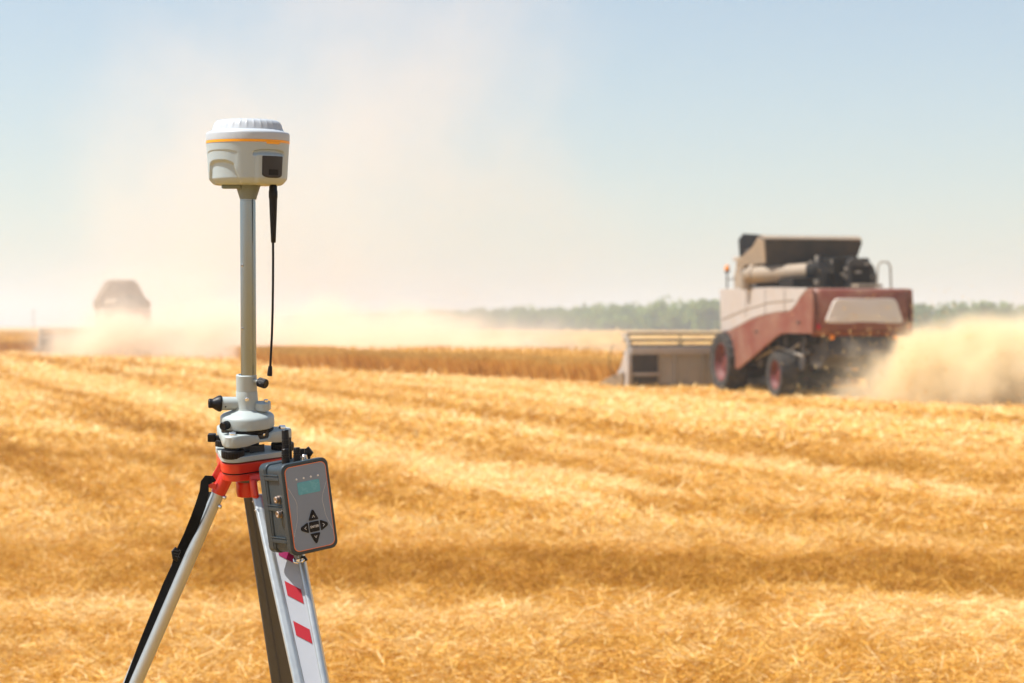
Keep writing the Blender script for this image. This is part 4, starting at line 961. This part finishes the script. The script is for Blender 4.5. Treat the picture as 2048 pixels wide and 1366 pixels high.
# ------------------------------------------------------------------ dust clouds and haze
def dust(name, label, c, half, rz, dens, col, nscale=.25, thr=(.42, .62), soft=(.15, 1.0), seedv=0, aniso=.35, power=1.0, stretch=(1, 1, 1), amp=1.1, detail=4):
    m = bpy.data.materials.new(name); m.use_nodes = True; n, l = m.node_tree.nodes, m.node_tree.links; n.clear()
    out = n.new("ShaderNodeOutputMaterial"); vol = n.new("ShaderNodeVolumePrincipled")
    vol.inputs['Color'].default_value = (*col, 1); vol.inputs['Anisotropy'].default_value = aniso
    l.new(vol.outputs[0], out.inputs['Volume'])
    tc = n.new("ShaderNodeTexCoord")
    mp = n.new("ShaderNodeMapping"); mp.inputs['Scale'].default_value = tuple(1 / h for h in half); l.new(tc.outputs['Object'], mp.inputs['Vector'])
    # warp the falloff with noise so that the outline billows
    nz = n.new("ShaderNodeTexNoise"); nz.inputs['Scale'].default_value = nscale; nz.inputs['Detail'].default_value = detail; nz.inputs['Roughness'].default_value = .6
    mq = n.new("ShaderNodeMapping"); mq.inputs['Location'].default_value = (seedv, seedv * 1.7, seedv * .3); mq.inputs['Scale'].default_value = stretch
    l.new(tc.outputs['Object'], mq.inputs['Vector']); l.new(mq.outputs[0], nz.inputs['Vector'])
    ln = n.new("ShaderNodeVectorMath"); ln.operation = 'LENGTH'; l.new(mp.outputs[0], ln.inputs[0])
    ad_ = n.new("ShaderNodeMath"); ad_.operation = 'MULTIPLY_ADD'; ad_.inputs[1].default_value = -amp; ad_.inputs[2].default_value = amp / 2
    l.new(nz.outputs['Fac'], ad_.inputs[0])
    sm = n.new("ShaderNodeMath"); sm.operation = 'ADD'; l.new(ln.outputs['Value'], sm.inputs[0]); l.new(ad_.outputs[0], sm.inputs[1])
    fo = n.new("ShaderNodeMapRange"); fo.interpolation_type = 'SMOOTHSTEP'; fo.inputs['From Min'].default_value = soft[1]; fo.inputs['From Max'].default_value = soft[0]
    l.new(sm.outputs[0], fo.inputs['Value'])
    # keep zero at the ellipsoid's own surface
    ed_ = n.new("ShaderNodeMapRange"); ed_.interpolation_type = 'SMOOTHSTEP'; ed_.inputs['From Min'].default_value = 1.0; ed_.inputs['From Max'].default_value = .6
    l.new(ln.outputs['Value'], ed_.inputs['Value'])
    th = n.new("ShaderNodeMapRange"); th.inputs['From Min'].default_value = thr[0]; th.inputs['From Max'].default_value = thr[1]; th.inputs['To Min'].default_value = .25
    l.new(nz.outputs['Fac'], th.inputs['Value'])
    a1 = n.new("ShaderNodeMath"); a1.operation = 'MULTIPLY'; l.new(fo.outputs['Result'], a1.inputs[0]); l.new(ed_.outputs['Result'], a1.inputs[1])
    a2 = n.new("ShaderNodeMath"); a2.operation = 'MULTIPLY'; l.new(a1.outputs[0], a2.inputs[0]); l.new(th.outputs['Result'], a2.inputs[1])
    a3 = n.new("ShaderNodeMath"); a3.operation = 'MULTIPLY'; a3.inputs[1].default_value = dens; l.new(a2.outputs[0], a3.inputs[0])
    l.new(a3.outputs[0], vol.inputs['Density'])
    mb = MB(); hx, hy_, hz = half
    P_ = []; rows_ = 10; sg = 20
    for i in range(rows_ + 1):
        ph = math.pi * i / rows_
        for k in range(sg):
            t = 2 * math.pi * k / sg; P_.append((1.03 * hx * math.sin(ph) * math.cos(t), 1.03 * hy_ * math.sin(ph) * math.sin(t), 1.03 * hz * math.cos(ph)))
    mb.add(P_, [(i * sg + k, i * sg + (k + 1) % sg, (i + 1) * sg + (k + 1) % sg, (i + 1) * sg + k) for i in range(1, rows_ - 1) for k in range(sg)])
    mb.f.append(tuple(sg + k for k in range(sg))[::-1]); mb.f.append(tuple((rows_ - 1) * sg + k for k in range(sg)))
    me = bpy.data.meshes.new(name); me.from_pydata([tuple(p) for p in mb.v], [], mb.f)
    import bmesh
    bm = bmesh.new(); bm.from_mesh(me); bmesh.ops.delete(bm, geom=[v for v in bm.verts if not v.link_faces], context='VERTS'); bmesh.ops.recalc_face_normals(bm, faces=bm.faces); bm.to_mesh(me); bm.free()
    me.materials.append(m)
    o = bpy.data.objects.new(name, me); COL.objects.link(o); o.location = c; o.rotation_euler = rz if hasattr(rz, '__len__') else (0, 0, rz)
    return tag(o, label, 'dust', kind='stuff')

WARM = (.99, .87, .70)
dust('chaff_cloud', 'dense golden dust cloud blown out behind the near combine harvester', (13.5, 39.9, .25), (8.6, 2.9, 2.2), R(-25), 7.0, (.9995, .885, .67), nscale=.7, seedv=3, aniso=.1, amp=1.45, detail=8, thr=(.36, .56))
dust('chaff_puff', 'thick burst of golden chaff dust pouring from the straw chopper of the near combine harvester', (9.4, 41.0, .7), (2.3, 1.3, 1.45), R(-15), 6.0, (.9995, .87, .63), nscale=1.1, seedv=30, aniso=.1, amp=1.1, detail=7, thr=(.36, .56))
dust('thin_dust', 'thin dust drifting above the chaff cloud at right', (17.5, 47, 1.2), (9.0, 5, 2.8), 0, .16, (.98, .88, .80), nscale=.35, seedv=8, aniso=.1, amp=1.5)
dust('dust_cloud', 'pale dust cloud hiding the distant combine harvester', (-12.8, 100, .3), (15.3, 4, 3.6), R(-3), 1.5, (.999, .885, .74), nscale=.26, seedv=5, aniso=.1, amp=1.5, detail=7)
dust('dust_veil', 'thin dust veil around the distant combine harvester', (-19.0, 103, 2.0), (8.0, 3.0, 4.6), 0, .28, (.999, .89, .77), nscale=.3, seedv=21, aniso=.1, amp=1.0)
dust('drifting_dust', 'low pale dust drifting between the two combine harvesters', (-5.0, 92, .4), (14, 6, 2.5), R(-6), .6, (.999, .885, .74), nscale=.24, seedv=12, aniso=.1, amp=1.5, detail=7)
dust('dust_plume', 'tall thin plume of warm dust rising across the sky', (-13, 150, 14), (27, 12, 31), (0, R(26), 0), .05, (.999, .885, .78), nscale=.07, seedv=1, thr=(.35, .65), aniso=.2, amp=1.3, detail=5)
n = 1800
x = rng.normal(9.2, 1.2, n); y = rng.normal(41.2, .9, n); z = np.abs(rng.normal(.5, .5, n)) * np.clip(1.4 - .12 * (x - 8), .3, 1.5) + .03
V, F, T = ribbons(n, x, y, z, rng.random(n) * 6.28, rng.uniform(-1.5, 1.5, n), rng.uniform(.02, .07, n), rng.uniform(.008, .02, n), np.clip(rng.normal(.75, .2, n), 0, 1), np.zeros(n))
tag(fast_mesh('flying_chaff', V, F, M['straw'], {'tone': T}), 'flecks of chaff thrown out behind the near combine harvester', 'chaff', kind='stuff')

m = bpy.data.materials.new('haze_air'); m.use_nodes = True; n, l = m.node_tree.nodes, m.node_tree.links; n.clear()
out = n.new("ShaderNodeOutputMaterial"); v = n.new("ShaderNodeVolumePrincipled"); v.inputs['Color'].default_value = (.84, .92, 1.0, 1); v.inputs['Density'].default_value = .0008; v.inputs['Anisotropy'].default_value = .3
l.new(v.outputs[0], out.inputs['Volume'])
hz = MB().box((0, 0, 20.5), (4050, 4050, 22.0)).build('haze', m, smooth=0); hz['kind'] = 'stuff'
